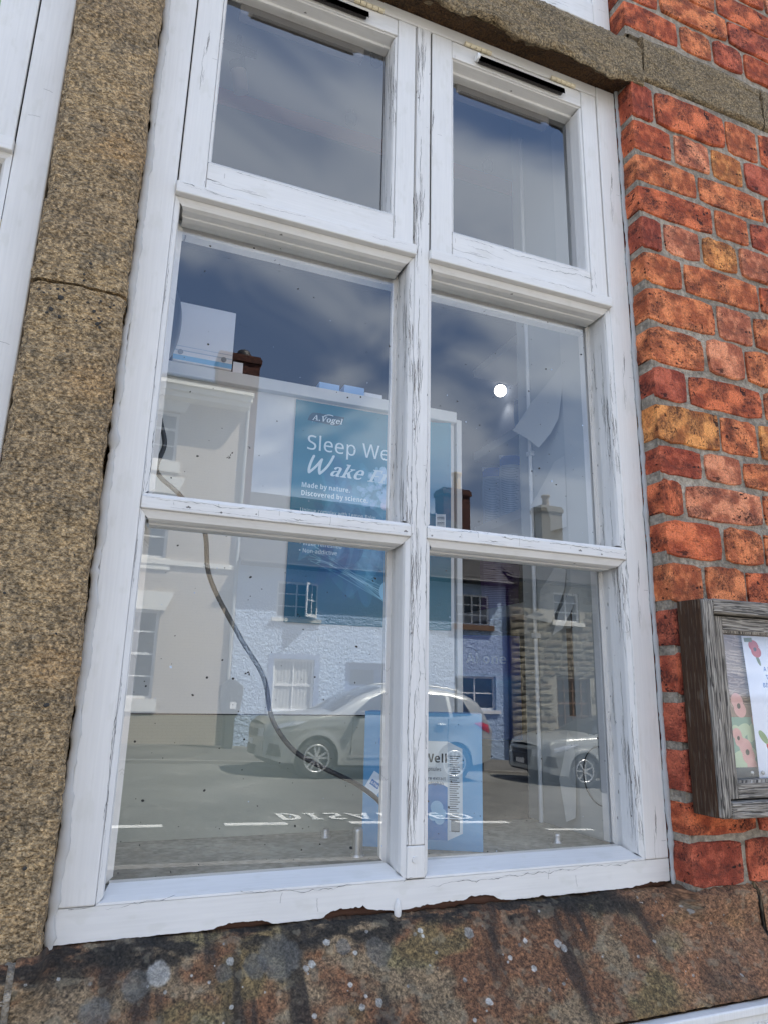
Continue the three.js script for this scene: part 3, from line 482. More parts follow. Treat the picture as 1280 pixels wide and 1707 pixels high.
// ------------------------------------------------------------------ shop building: shell and room behind the window
{
  const b = thing('shop_building', 'shop building whose brick and stone front holds the white window', 'building');
  const masonry = std({ color: lin(0.34, 0.13, 0.09), map: rep(brickCol, 0.8), roughness: 0.95 });
  // front wall round the openings (z -0.40 .. 0), pier between the two windows, plinth below
  mesh('front_wall', [box(1.012, 2.6, 1.15, 6.2, -0.4, -0.022), box(-2.6, -1.2, 1.15, 6.2, -0.4, -0.022), box(-1.2, 1.012, 4.3, 6.2, -0.4, -0.022), box(-1.2, 0.0, 3.05, 4.3, -0.4, -0.022), box(-2.6, 2.6, -0.6, 1.12, -0.4, -0.05)], masonry, b);
  mesh('plinth_wall', box(-2.6, 2.6, -0.6, 1.013, -0.048, 0.118), std({ color: lin(0.33, 0.26, 0.19), map: rep(stoneCol, 0.5), bumpMap: rep(stoneBump, 0.4), bumpScale: 0.004 }), b);
  mesh('pier', box(-0.185, 0.046, 1.12, 3.3, -0.395, -0.074), M.plaster, b);
  mesh('window_reveal', box(0.965, 1.010, 1.2, 3.3, -0.395, -0.074), M.plaster, b);
  mesh('inner_sill', [box(0.047, 0.964, 1.16, 1.2, -0.375, -0.05), box(-1.2, -0.19, 1.16, 1.2, -0.375, -0.05)], M.innerSill, b);
  mesh('roof', [box(-2.7, 2.7, 6.2, 6.35, -7, 0.3)], M.slate, b);
  mesh('outer_wall', [box(-2.6, -2.5, -0.6, 6.2, -6.6, -0.4), box(2.5, 2.6, -0.6, 6.2, -6.6, -0.4), box(-2.6, 2.6, -0.6, 6.2, -6.7, -6.6)], masonry, b);
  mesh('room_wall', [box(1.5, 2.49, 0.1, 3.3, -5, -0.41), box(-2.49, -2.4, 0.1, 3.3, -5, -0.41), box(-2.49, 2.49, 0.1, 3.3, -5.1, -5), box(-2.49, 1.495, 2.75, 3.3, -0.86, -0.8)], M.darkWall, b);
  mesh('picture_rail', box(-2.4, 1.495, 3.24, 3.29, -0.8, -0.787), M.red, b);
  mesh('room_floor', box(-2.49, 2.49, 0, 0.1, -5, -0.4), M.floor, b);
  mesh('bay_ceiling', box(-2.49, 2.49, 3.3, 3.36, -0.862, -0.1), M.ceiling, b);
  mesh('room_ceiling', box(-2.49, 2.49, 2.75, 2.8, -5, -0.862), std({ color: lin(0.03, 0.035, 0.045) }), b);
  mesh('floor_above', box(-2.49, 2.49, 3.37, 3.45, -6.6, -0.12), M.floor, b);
}

// brick face to the right of the window
{
  const w = thing('brick_wall', 'weathered orange red brick wall to the right of the window', 'wall');
  mesh('mortar', [box(1.013, 2.6, 1.14, 2.874, -0.02, 0.0445), box(1.013, 2.6, 3.0, 4.4, -0.02, 0.0445)], M.mortar, w);
  // joint mortar of the reveal, seen between the quoin bricks
  const bricks = part('brickwork', w);
  const mk = (asp, seed) => { // irregular chamfered block, unit width and height, depth 0.06
    const r = mulberry(seed), ring = [], n = [5, 3, 5, 3], cs = [[-0.5, -0.5], [0.5, -0.5], [0.5, 0.5], [-0.5, 0.5]];
    const ex = 0.014 / asp * 1.0, ey = 0.045;
    for (let s = 0; s < 4; s++) for (let i = 0; i < n[s]; i++) { const t = i / n[s], a = cs[s], b = cs[(s + 1) % 4]; let x = mix(a[0], b[0], t), y = mix(a[1], b[1], t); const cor = i === 0 ? 1 : 0; x += (r() - 0.5) * ex * 2 - Math.sign(x) * cor * ex * (1 + r() * 2.2); y += (r() - 0.5) * ey - Math.sign(y) * cor * ey * (0.8 + r() * 1.4); ring.push([x, y]); }
    const N = ring.length, inn = ring.map(([x, y]) => [x * (1 - ex * 1.3), y * (1 - 0.05), -0.0004 - r() * 0.0014]), pos = []; const c = [0, 0, 0];
    for (let i = 0; i < N; i++) {
      const j = (i + 1) % N, a = inn[i], b = inn[j], A = [ring[i][0], ring[i][1], -0.0042], B = [ring[j][0], ring[j][1], -0.0042], A2 = [A[0], A[1], -0.068], B2 = [B[0], B[1], -0.068];
      pos.push(...c, ...a, ...b, ...a, ...A, ...B, ...a, ...B, ...b, ...A, ...A2, ...B2, ...A, ...B2, ...B);
    }
    const g = new THREE.BufferGeometry(); g.setAttribute('position', new THREE.Float32BufferAttribute(pos, 3)); g.computeVertexNormals();
    const uv = [], o = [r(), r()], H = 0.07; for (let i = 0; i < pos.length; i += 3) uv.push(pos[i] * asp * H + o[0] + (Math.abs(pos[i]) > 0.42 ? -pos[i + 2] * Math.sign(pos[i]) : 0), pos[i + 1] * H + o[1]); g.setAttribute('uv', new THREE.Float32BufferAttribute(uv, 2)); return g;
  };
  const stretch = [1, 2, 3, 4, 5, 6, 7].map((k) => mk(3, k * 13)), head = [1, 2, 3, 4, 5, 6].map((k) => mk(1.45, k * 29));
  const tops = [2.862, 2.757, 2.666, 2.584, 2.501, 2.414, 2.329, 2.237, 2.143, 2.061, 1.969, 1.898, 1.815, 1.731, 1.646, 1.56, 1.474, 1.39, 1.306, 1.235, 1.152];
  const joints = [[1.07, 1.29], [1.118, 1.232, 1.338], [1.182, 1.392], [1.221], [1.064, 1.175, 1.287], [1.111, 1.338], [1.195], [1.155, 1.268], [1.094, 1.309], [1.172], [1.118, 1.226], [1.06, 1.272], [1.15], [1.091, 1.2], [1.17], [1.06, 1.2], [1.14], [1.08, 1.19], [1.165], [1.128]];
  const tone = [[5, 0, 1], [0, 4, 3, 2], [1, 1, 0], [0, 1, 5], [2, 4, 3, 4], [1, 1, 0], [1, 4], [1, 4, 1], [2, 0, 1], [3, 1, 3], [5, 4, 1], [0, 4, 1], [0, 1, 1], [1, 1, 0], [2, 0], [5, 1, 0], [2, 0, 1], [2, 5], [0, 2], [2, 5]];
  const rowsAbove = []; for (let i = 0; i < 14; i++) rowsAbove.push(3.018 + 0.0867 * i);
  const lay = (y0, y1, js, tn) => {
    const ends = [1.004, ...js]; let x = ends[ends.length - 1], st = js.length % 2;
    while (x < 2.2) { x += st % 2 ? 0.112 : rnd() < 0.2 ? 0.112 : 0.219; st++; ends.push(x); }
    for (let i = 0; i + 1 < ends.length; i++) {
      const q = rnd(), jt = 0.0115, a = ends[i] + (i ? jt / 2 : 0), b = ends[i + 1] - jt / 2, W = b - a, H = y1 - y0 - 0.012;
      const k = tn && tn[i] !== undefined ? tn[i] : [0, 0, 1, 1, 2, 3, 4, 5][Math.floor(q * 8)];
      const set = W > 0.15 ? stretch : head, m = mesh('brick', set[Math.floor(rnd() * set.length)], brickMats[k], bricks);
      m.position.set((a + b) / 2 + R(-0.001, 0.001), (y0 + y1) / 2 + R(-0.0015, 0.0015), 0.0505 + R(-0.0022, 0.0022)); m.scale.set(W * 1.01, H * 1.02, 1); m.rotation.z = R(-0.008, 0.008);
    }
  };
  for (let i = 0; i + 1 < tops.length; i++) lay(tops[i + 1], tops[i], joints[i], tone[i]);
  const ja = [[1.171, 1.28, 1.385], [1.115, 1.34], [1.2]]; rowsAbove.slice(0, -1).forEach((y, i) => lay(y, rowsAbove[i + 1], ja[i % 3], i < 2 ? [0, 1, 5] : null));
  mesh('reveal_mortar', [box(1.0065, 1.02, 1.15, 2.866, -0.018, 0.043), box(1.0065, 1.02, 3.0, 4.3, -0.018, 0.043)], M.mortar, w);
}

// swept stone: profile is a list of [p, q] across the sweep, displaced by noise along its normal
function sweep(axis, a0, a1, prof, step, amp, seed, uvf, edge) {
  const len = [0]; for (let i = 1; i < prof.length; i++) len.push(len[i - 1] + Math.hypot(prof[i][0] - prof[i - 1][0], prof[i][1] - prof[i - 1][1]));
  const T = len[len.length - 1], at = (s) => { let i = 1; while (i < len.length - 1 && len[i] < s) i++; const t = (s - len[i - 1]) / (len[i] - len[i - 1] || 1); const dx = prof[i][0] - prof[i - 1][0], dy = prof[i][1] - prof[i - 1][1], l = Math.hypot(dx, dy) || 1; return [mix(prof[i - 1][0], prof[i][0], t), mix(prof[i - 1][1], prof[i][1], t), dy / l, -dx / l]; };
  const nu = Math.max(2, Math.round((a1 - a0) / step)), nv = Math.max(6, Math.round(T / step));
  const f = (u, v) => {
    const a = mix(a0, a1, u), s = v * T, [p, q, np, nq] = at(s);
    const d = amp * ((fbm(a * 14, s * 14, 3, seed) - 0.5) * 1.6 + (fbm(a * 55 + s * 20, s * 75, 3, seed + 3) - 0.5) * 1.5 + (vn(a * 190, s * 190, seed + 5) - 0.5) * 0.5);
    const e = edge ? edge(a, s, T) : [0, 0];
    const P2 = p + np * d + e[0], Q2 = q + nq * d + e[1];
    return axis === 'x' ? [a, Q2, P2] : [P2, a, Q2];
  };
  const g = grid(nu, nv, f, (u, v, p) => uvf ? uvf(mix(a0, a1, u), v * T) : axis === 'x' ? [mix(a0, a1, u), v * T] : [v * T, mix(a0, a1, u)]);
  // end caps
  const cap = (u) => { const c = V(), pts = []; for (let i = 0; i <= nv; i++) { const q = f(u, i / nv); pts.push(V(...q)); c.add(pts[i]); } c.multiplyScalar(1 / pts.length); const pos = []; for (let i = 0; i < nv; i++) pos.push(...c.toArray(), ...pts[i].toArray(), ...pts[i + 1].toArray()); const k = new THREE.BufferGeometry(); k.setAttribute('position', new THREE.Float32BufferAttribute(pos, 3)); k.computeVertexNormals(); uvM(k); return k; };
  return merge([g, cap(0), cap(1)]);
}
const dbl = (m) => { const c = m.clone(); c.side = THREE.DoubleSide; return c; };
{ // stone pillar between the windows, two blocks with an open joint
  const p = thing('stone_pillar', 'tooled buff sandstone pillar between the two windows', 'pillar');
  const prof = [[-0.136, -0.07], [-0.138, 0.03], [-0.130, 0.041], [-0.075, 0.046], [-0.016, 0.041], [-0.0085, 0.033], [-0.0085, -0.07]];
  const m = dbl(M.stone);
  mesh('stone_block', sweep('y', 1.148, 2.043, prof, 0.005, 0.005, 3), m, p);
  mesh('stone_block', sweep('y', 2.049, 2.87, prof, 0.005, 0.005, 9), m, p);
  mesh('joint_mortar', box(-0.132, -0.012, 2.03, 2.06, -0.06, 0.030), M.gap, p);
  { const r = mulberry(44), l = []; for (let i = 0; i < 46; i++) { const near = i < 30, x = -0.125 + r() * 0.105, y = near ? 1.985 + r() * 0.05 : 1.2 + r() * 1.6, q = 0.0012 + r() * r() * 0.0035, g = new THREE.SphereGeometry(q, 7, 5); g.scale(1, 0.6 + r() * 0.8, 0.35); g.rotateZ(r() * 3); g.translate(x, y, 0.0465 + r() * 0.001); l.push(g); } const m2 = mesh('dark_pocks', l, std({ color: lin(0.045, 0.042, 0.038), roughness: 1 }), p); m2.userData.kind = 'stuff'; }
}
{ // lintel
  const p = thing('stone_lintel', 'worn sandstone lintel with a chipped lower edge above the window', 'lintel'), m = dbl(M.lintel);
  const chip = (a, s, T) => { const k = Math.exp(-Math.pow((s - 0.04) / 0.014, 2)), n = fbm(a * 16, 3, 5, 77) - 0.5; return [-k * 0.006 * (0.5 + n), k * n * 0.045]; };
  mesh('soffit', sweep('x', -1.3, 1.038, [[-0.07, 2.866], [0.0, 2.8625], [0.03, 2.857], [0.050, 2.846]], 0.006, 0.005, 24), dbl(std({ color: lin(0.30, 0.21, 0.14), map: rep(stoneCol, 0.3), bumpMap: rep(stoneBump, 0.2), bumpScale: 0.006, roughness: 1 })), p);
  mesh('stone_block', sweep('x', -1.3, 1.038, [[0.02, 2.866], [0.047, 2.851], [0.055, 2.846], [0.059, 2.858], [0.056, 2.955], [0.042, 2.985], [0.0, 3.03], [-0.07, 3.04]], 0.006, 0.005, 21, null, chip), m, p);
  mesh('stone_block', sweep('x', 1.047, 1.424, [[-0.02, 2.876], [0.047, 2.876], [0.052, 2.882], [0.054, 2.99], [0.047, 3.006], [-0.02, 3.006]], 0.005, 0.004, 41), m, p);
  mesh('stone_block', sweep('x', 1.431, 2.3, [[-0.02, 2.876], [0.047, 2.876], [0.052, 2.882], [0.054, 2.99], [0.047, 3.006], [-0.02, 3.006]], 0.008, 0.004, 51), m, p);
  mesh('joint_mortar', box(1.02, 2.3, 2.87, 3.01, -0.02, 0.036), M.mortar, p);
}
{ // sloping sill
  const p = thing('stone_sill', 'sloping stained stone sill spotted with pale lichen under the window', 'sill'), m = dbl(M.sill);
  const prof = (b) => [[b - 0.07, 1.152], [b, 1.151], [b + 0.012, 1.145], [0.055 + b * 0.3, 1.098], [0.112, 1.036], [0.124, 1.026], [0.127, 1.018], [0.05, 1.014]];
  const fwd = (a, s) => { const k = 1 - sst(0.0, 0.1, s - 0.07); const e = Math.max(sst(0.985, 1.008, a), sst(0.004, -0.012, a)); return [0.047 * e * k, 0.004 * e * k]; };
  const uvf = (a, s) => [(a - SX0) / SXW, Math.max(0, s - 0.07) / SSH];
  mesh('stone_block', sweep('x', -0.034, 1.135, prof(0), 0.006, 0.0055, 61, uvf, fwd), m, p);
  mesh('stone_block', sweep('x', -1.2, -0.042, prof(0), 0.008, 0.006, 71, uvf, fwd), m, p);
  mesh('stone_block', sweep('x', 1.142, 2.0, prof(0.0), 0.008, 0.006, 81, uvf, fwd), m, p);
  mesh('joint_mortar', sweep('x', -0.046, -0.030, prof(-0.003), 0.004, 0.006, 62, null, fwd), dbl(M.mortar), p); mesh('joint_mortar', sweep('x', 1.131, 1.146, prof(-0.004), 0.004, 0.004, 63, null, fwd), dbl(M.gap), p);
}
{ // white cast vent under the sill
  const v = thing('wall_vent', 'white painted cast metal vent grating set under the stone sill', 'vent'), l = [];
  l.push(rbox(0.78, 1.26, 1.000, 1.0135, 0.119, 0.139, 0.003), rbox(0.78, 1.26, 0.74, 0.756, 0.119, 0.139, 0.003), rbox(0.78, 0.796, 0.757, 0.9995, 0.119, 0.139, 0.003), rbox(1.244, 1.26, 0.757, 0.9995, 0.119, 0.139, 0.003), box(0.797, 1.243, 0.757, 0.9995, 0.1195, 0.1225), rbox(0.797, 1.243, 0.966, 0.999, 0.1225, 0.131, 0.002));
  mesh('frame', l, M.paint, v);
  for (let i = 0; i < 8; i++) { const g = box(-0.205, 0.205, -0.002, 0.002, -0.009, 0.009); g.rotateX(0.7); g.translate(1.03, 0.953 - i * 0.023, 0.1315); mesh('slat', g, M.paint, v); }
  const t = new TextGeometry('PATENT', { font, size: 0.013, depth: 0.002, curveSegments: 3 }); t.translate(0.985, 0.976, 0.1305); mesh('raised_letters', uvM(t), M.paint, v);
}

// ------------------------------------------------------------------ the window
const G0 = -0.045, G1 = -0.035;
const PRO = [[0, -0.0015], [0.0075, -0.006], [0.0095, -0.012], [0.0095, -0.06], [0.02, -0.06]];       // ovolo bead running in to the glass
const win = thing('shop_window', 'flaking white timber window of six panes between stone pillar and bricks', 'window');
{
  const w = win;
  mesh('stile', rbox(0.001, 0.0478, 1.196, 2.8608, -0.07, 0, 0.003), M.paint, w);
  mesh('stile', rbox(0.9455, 0.9985, 1.196, 2.8608, -0.07, 0, 0.003), M.paint, w);
  mesh('head', rbox(0.048, 0.9453, 2.832, 2.8606, -0.07, -0.0005, 0.003, 2), M.paintX, w);
  mesh('mullion', [rbox(0.4875, 0.5175, 1.244, 2.8318, -0.07, 0.0005, 0.0025)], M.crack, w);
  mesh('mullion_patch', rbox(0.4873, 0.5177, 1.1975, 1.2435, -0.06, 0.0015, 0.002), M.paint, w);
  mesh('screw_plug', (() => { const g = cyl(0.0045, 0.005, 0.002, 16); g.rotateX(Math.PI / 2); g.translate(0.5005, 1.224, 0.0022); return g; })(), M.paint, w);
  // bottom rail with a rotted lower edge
  { const s = new THREE.Shape(); s.moveTo(0.001, 1.1955); s.lineTo(0.9985, 1.1955); s.lineTo(0.9985, 1.157); const n = 420;
    for (let i = n; i >= 0; i--) { const x = 0.001 + 0.9975 * i / n; const rot = 0.55 * sst(0.16, 0.24, x) * sst(0.47, 0.60, fbm(x * 13, 2, 4, 5)) + 0.55 * Math.exp(-Math.pow((x - 0.41) / 0.05, 4)) + 0.6 * Math.exp(-Math.pow((x - 0.575) / 0.075, 4)); s.lineTo(x, 1.1535 + rot * 0.0075 + (vn(x * 260, 1, 7) * 0.0022 + vn(x * 90, 1, 9) * 0.0026) * (0.35 + rot)); }
    const g = new THREE.ExtrudeGeometry(s, { depth: 0.064, bevelEnabled: false }); g.translate(0, 0, -0.0655); mesh('bottom_rail', uvM(g), M.paintX, w);
    mesh('rotten_wood', sweep('x', 0.0, 1.0, [[-0.06, 1.149], [-0.012, 1.149], [-0.006, 1.153], [-0.008, 1.163], [-0.06, 1.166]], 0.006, 0.005, 91), dbl(M.rot), w);
    mesh('paint_drip', (() => { const g = new THREE.SphereGeometry(1, 12, 10); g.scale(0.006, 0.016, 0.004); g.translate(0.474, 1.156, 0.0); return g; })(), M.paint, w); }
  // transom bars
  for (const [a, b] of [[0.048, 0.4872], [0.5178, 0.9453]]) {
    mesh('transom', rbox(a, b, 1.7315, 1.7515, -0.07, 0.0018, 0.0022), M.crackX, w);
    mesh('weather_bar', rbox(a - 0.0008, b + 0.0008, 2.2775, 2.3, -0.07, 0.009, 0.0025), M.paintX, w);
  }
  // glazing beads round the four fixed lights, and their panes
  const lights = [[0.048, 0.4872, 1.196, 1.7313, 3], [0.5178, 0.9453, 1.196, 1.7313, 3], [0.048, 0.4872, 1.7517, 2.277, 2], [0.5178, 0.9453, 1.7517, 2.277, 2]];
  for (const [x0, x1, y0, y1, row] of lights) {
    const bottom = row === 3 ? [[0, -0.001], [0.003, -0.0015], [0.0045, -0.006], [0.0155, -0.044], [0.0155, -0.06]] : [[0, -0.001], [0.004, -0.003], [0.012, -0.04], [0.012, -0.06]];
    for (let s = 0; s < 4; s++) {
      const pr = s === 0 ? bottom : s === 2 ? [[0, -0.004], [0.003, -0.005], [0.012, -0.009], [0.0145, -0.016], [0.0145, -0.032], [0.0165, -0.034], [0.0165, -0.06]] : PRO;
      const heavy = (row === 3 && s === 3 && x0 < 0.3) || (row === 3 && s === 1 && x0 > 0.3) || (row === 2 && s === 1) || (row === 2 && s === 3 && x0 < 0.3) || (row === 2 && s === 0);
      mesh('glazing_bead', ringSide(x0, x1, y0, y1, s, pr), dbl(heavy ? M.crack : M.paint), w);
    }
    mesh('pane', grid(1, 1, (u, v) => [mix(x0 + 0.006, x1 - 0.006, u), mix(y0 + 0.008, y1 - 0.008, v), G0]), M.pane, w);
    // inner face of the sash, behind the glass
    for (let s = 0; s < 4; s++) mesh('inner_bead', ringSide(x0, x1, y0, y1, s, [[0.004, -0.061], [0.0095, -0.061], [0.006, -0.073], [0.0, -0.073]]), dbl(M.white), w);
  }
  mesh('inner_batten', [box(0.05, 0.9505, 2.259, 2.31, -0.1, -0.08), box(0.4795, 0.5255, 1.21, 2.2585, -0.1, -0.08), box(0.9375, 0.9638, 1.21, 2.2585, -0.1, -0.08)], M.paint, w);
  // two top-hung casements
  for (const [x0, x1, y0, y1, ix0, ix1, iy0, iy1] of [[0.050, 0.4835, 2.3025, 2.8285, 0.095, 0.443, 2.358, 2.787], [0.5215, 0.9415, 2.3025, 2.8285, 0.568, 0.9, 2.356, 2.785]]) {
    const c = part('casement', w), z = 0.0005;
    mesh('stile', rbox(x0, ix0 - 0.0006, y0, y1, -0.05, z, 0.0022), M.paint, c); mesh('stile', rbox(ix1 + 0.0006, x1, y0, y1, -0.05, z, 0.0022), M.paint, c);
    mesh('rail', rbox(ix0, ix1, y0 + 0.0005, iy0, -0.05, z - 0.0008, 0.0022), M.paintX, c); mesh('rail', rbox(ix0, ix1, iy1, y1 - 0.0005, -0.05, z - 0.0008, 0.0022), M.paintX, c);
    for (let s = 0; s < 4; s++) {
      const pr = s === 0 ? [[0, -0.0012], [0.003, -0.003], [0.011, -0.031], [0.011, -0.05]] : s === 2 ? [[0, -0.004], [0.002, -0.006], [0.004, -0.028], [0.008, -0.03], [0.008, -0.05]] : [[0, -0.002], [0.004, -0.004], [0.006, -0.008], [0.0075, -0.034], [0.0075, -0.05]];
      mesh('glazing_bead', ringSide(ix0, ix1, iy0, iy1, s, pr), dbl(s === 3 && x0 < 0.3 || s === 1 && x0 < 0.3 ? M.crack : M.paint), c);
    }
    mesh('pane', grid(1, 1, (u, v) => [mix(ix0 + 0.004, ix1 - 0.004, u), mix(iy0 + 0.006, iy1 - 0.004, v), G1]), M.pane, c);
    mesh('inner_vent', rbox(ix0 + 0.035, ix1 - 0.055, iy1 - 0.03, iy1 - 0.002, -0.072, -0.048, 0.003), std({ color: lin(0.13, 0.12, 0.11) }), c);
    // trickle vent hood with dark mesh underneath
    const v0 = x0 + 0.105, v1 = x0 + 0.325, s = new THREE.Shape(); [[0, 0.021], [0.006, 0.020], [0.0115, 0.013], [0.013, -0.001], [0.0112, -0.001], [0.009, 0.012], [0, 0.016]].forEach((p, i) => i ? s.lineTo(...p) : s.moveTo(...p)); s.closePath();
    const hood = new THREE.ExtrudeGeometry(s, { depth: v1 - v0, bevelEnabled: false }); hood.rotateY(Math.PI / 2); hood.scale(1, 1, -1); hood.translate(v0, 2.7905, 0.0006);
    mesh('vent_hood', uvM(hood), dbl(M.whiteTrim), c);
    { const l = [box(v0 + 0.003, v1 - 0.003, 2.7945, 2.7955, 0.0012, 0.0112)]; mesh('vent_mesh', l, M.black, c); }
    { const l = []; for (let i = 0; i < 60; i++) { const q = mix(v0 + 0.004, v1 - 0.004, i / 59); l.push(box(q - 0.0004, q + 0.0004, 2.7928, 2.7935, 0.0015, 0.0112)); } for (let j = 0; j < 5; j++) l.push(box(v0 + 0.003, v1 - 0.003, 2.7921, 2.7927, 0.0018 + j * 0.0022, 0.0024 + j * 0.0022)); mesh('vent_grille', l, std({ color: lin(0.10, 0.09, 0.08) }), c); }
    mesh('vent_end_cap', (() => { const g = cyl(0.0085, 0.0085, 0.006, 18); g.rotateZ(Math.PI / 2); g.translate(v0 - 0.002, 2.800, 0.0085); return g; })(), M.whiteTrim, c);
    for (const hx of [x0 + 0.108, x0 + 0.328]) { const l = []; for (let k = 0; k < 5; k++) { const g = cyl(0.0046, 0.0046, 0.0118, 12); g.rotateZ(Math.PI / 2); g.translate(hx - 0.026 + k * 0.013, 2.8305, 0.0035); l.push(g); } mesh('hinge', l, std({ color: lin(0.74, 0.64, 0.44), roughness: 0.6 }), c); }
    mesh('closing_gap', [box(x0 - 0.0017, x0 - 0.0002, y0, y1, -0.04, -0.003), box(x1 + 0.0002, x1 + 0.0017, y0, y1, -0.04, -0.003)], M.gap, c);
  }
  mesh('stop', [rbox(0.942, 0.9453, 2.3, 2.832, -0.07, -0.004, 0.001), rbox(0.4838, 0.4874, 2.3, 2.832, -0.07, -0.004, 0.001), rbox(0.5176, 0.5212, 2.3, 2.832, -0.07, -0.004, 0.001)], M.paint, w);
  // open hairline cracks in the paint where members meet, as thin dark ribbons a hair above the paint
  { const rc = mulberry(33), l = []; const crack = (x0, y0, x1, y1, wob, w0, z = 0.0009) => { const n = Math.round(Math.hypot(x1 - x0, y1 - y0) / 0.004), L = Math.hypot(x1 - x0, y1 - y0), nx = -(y1 - y0) / L, ny = (x1 - x0) / L, pos = []; let o = 0, P0 = null; for (let i = 0; i <= n; i++) { const t = i / n; o += (rc() - 0.5) * wob; o *= 0.96; const ww = 0.62 * w0 * (0.2 + 1.1 * rc() * rc()) * Math.min(1, 6 * Math.min(t, 1 - t) + 0.15), x = mix(x0, x1, t) + nx * o, y = mix(y0, y1, t) + ny * o, A = [x + nx * ww, y + ny * ww, z], B = [x - nx * ww, y - ny * ww, z]; if (P0 && vn(i * 0.12, x0 * 50 + y0 * 31, 4) > 0.34) pos.push(...P0[0], ...P0[1], ...B, ...P0[0], ...B, ...A); P0 = [A, B]; } const g = new THREE.BufferGeometry(); g.setAttribute('position', new THREE.Float32BufferAttribute(pos, 3)); g.computeVertexNormals(); l.push(uvM(g)); };
    crack(0.004, 1.1945, 0.05, 1.1965, 0.001, 0.0006); crack(0.06, 1.193, 0.48, 1.198, 0.0035, 0.0006, 0.0004); crack(0.52, 1.186, 0.95, 1.1925, 0.004, 0.00065, 0.0004); crack(0.945, 1.192, 0.945, 1.24, 0.002, 0.0005); crack(0.497, 1.2, 0.478, 1.192, 0.003, 0.0006, 0.002); crack(0.28, 1.175, 0.285, 1.19, 0.003, 0.0005, 0.0004);
    crack(0.0485, 1.2, 0.0485, 2.27, 0.0012, 0.0005); crack(0.9448, 1.25, 0.9448, 2.27, 0.0012, 0.0005); crack(0.4885, 1.25, 0.4885, 1.95, 0.002, 0.0009, 0.0014); crack(0.5168, 1.25, 0.5168, 1.95, 0.002, 0.0007, 0.0014); crack(0.4985, 1.30, 0.5005, 1.62, 0.004, 0.0006, 0.0014); crack(0.507, 1.45, 0.505, 1.72, 0.004, 0.0006, 0.0014); crack(0.4945, 1.8, 0.493, 2.1, 0.003, 0.0006, 0.0014);
    crack(0.1, 2.3515, 0.43, 2.352, 0.0012, 0.0005); crack(0.575, 2.351, 0.9, 2.345, 0.0035, 0.0006); crack(0.6, 2.335, 0.72, 2.325, 0.003, 0.0005); crack(0.76, 2.33, 0.92, 2.336, 0.004, 0.0008); crack(0.052, 2.295, 0.12, 2.289, 0.003, 0.0007, 0.0096); crack(0.55, 2.2945, 0.93, 2.291, 0.003, 0.0005, 0.0096); crack(0.06, 2.2935, 0.47, 2.294, 0.003, 0.0004, 0.0096);
    crack(0.06, 1.7475, 0.47, 1.746, 0.003, 0.0006, 0.0024); crack(0.53, 1.747, 0.94, 1.7455, 0.003, 0.0007, 0.0024); crack(0.05, 1.736, 0.48, 1.735, 0.0012, 0.0004, 0.0024); crack(0.9455, 1.7, 0.9455, 1.85, 0.003, 0.0011); crack(0.948, 1.66, 0.9475, 1.82, 0.003, 0.0008); crack(0.052, 1.75, 0.0515, 1.86, 0.002, 0.0009); crack(0.046, 1.3, 0.0465, 1.45, 0.002, 0.0008);
    crack(0.4842, 2.302, 0.4845, 2.42, 0.003, 0.0014); crack(0.092, 2.305, 0.0935, 2.358, 0.001, 0.0007); crack(0.445, 2.305, 0.4445, 2.358, 0.001, 0.0006); crack(0.566, 2.305, 0.5665, 2.356, 0.001, 0.0006); crack(0.9025, 2.305, 0.902, 2.356, 0.001, 0.0006); crack(0.91, 2.31, 0.911, 2.37, 0.003, 0.0006);
    const q = mesh('paint_cracks', l, std({ color: lin(0.05, 0.045, 0.04), roughness: 1, side: THREE.DoubleSide }), w); q.userData.kind = 'stuff'; }
  // lumpy sealant down both sides
  const seal = (x, y0, y1, z, r, seed) => grid(10, Math.round((y1 - y0) / 0.006), (u, v) => { const y = mix(y0, y1, v), a = u * Math.PI * 2, k = r * (0.55 + 0.7 * vn(y * 48, seed, 3) + 0.55 * vn(y * 190, seed, 4)), wx = (fbm(y * 22, seed, 4, 9) - 0.5) * r * 1.3; return [x + wx + Math.cos(a) * k, y, z + Math.sin(a) * k * 0.75]; });
  mesh('sealant', seal(-0.0018, 1.152, 2.86, 0.0025, 0.0052, 2), M.caulk, w);
  mesh('sealant', seal(1.002, 1.155, 2.862, 0.003, 0.0048, 5), std({ color: lin(0.42, 0.42, 0.41), roughness: 0.8 }), w);
  // flies, grit and paint spots stuck to the outside of the glass
  const dark = [], pale = [], r = mulberry(19);
  for (let i = 0; i < 330; i++) {
    const L = lights[[0, 0, 0, 0, 1, 1, 2, 2, 3, 3][Math.floor(r() * 10)]], x = mix(L[0] + 0.02, L[1] - 0.02, r()), y = mix(L[2] + 0.02, L[3] - 0.02, Math.pow(r(), L[4] === 3 ? 1.35 : 1)), q = r(), rad = 0.00042 + 0.0016 * Math.pow(q, 7) + 0.0004 * r();
    const g = new THREE.CircleGeometry(rad, 6); g.scale(1, 0.6 + r(), 1); g.rotateZ(r() * 6); g.translate(x, y, G0 + 0.0006); (r() < 0.85 ? dark : pale).push(g);
  }
  for (const [x, y, k] of [[0.233, 1.497, 0.0035], [0.31, 1.59, 0.003], [0.44, 1.66, 0.004], [0.155, 1.66, 0.003], [0.178, 1.845, 0.0035], [0.21, 1.865, 0.002]]) for (let i = 0; i < 9; i++) { const g = new THREE.CircleGeometry(k * (0.12 + 0.25 * r()), 6); g.scale(1, 0.5 + r(), 1); g.rotateZ(r() * 6); g.translate(x + (r() - 0.5) * 2 * k, y + (r() - 0.5) * 2 * k, G0 + 0.0007); dark.push(g); }
  const a = mesh('dirt_specks', dark, std({ color: lin(0.03, 0.028, 0.025), side: THREE.DoubleSide }), w); a.userData.kind = 'stuff';
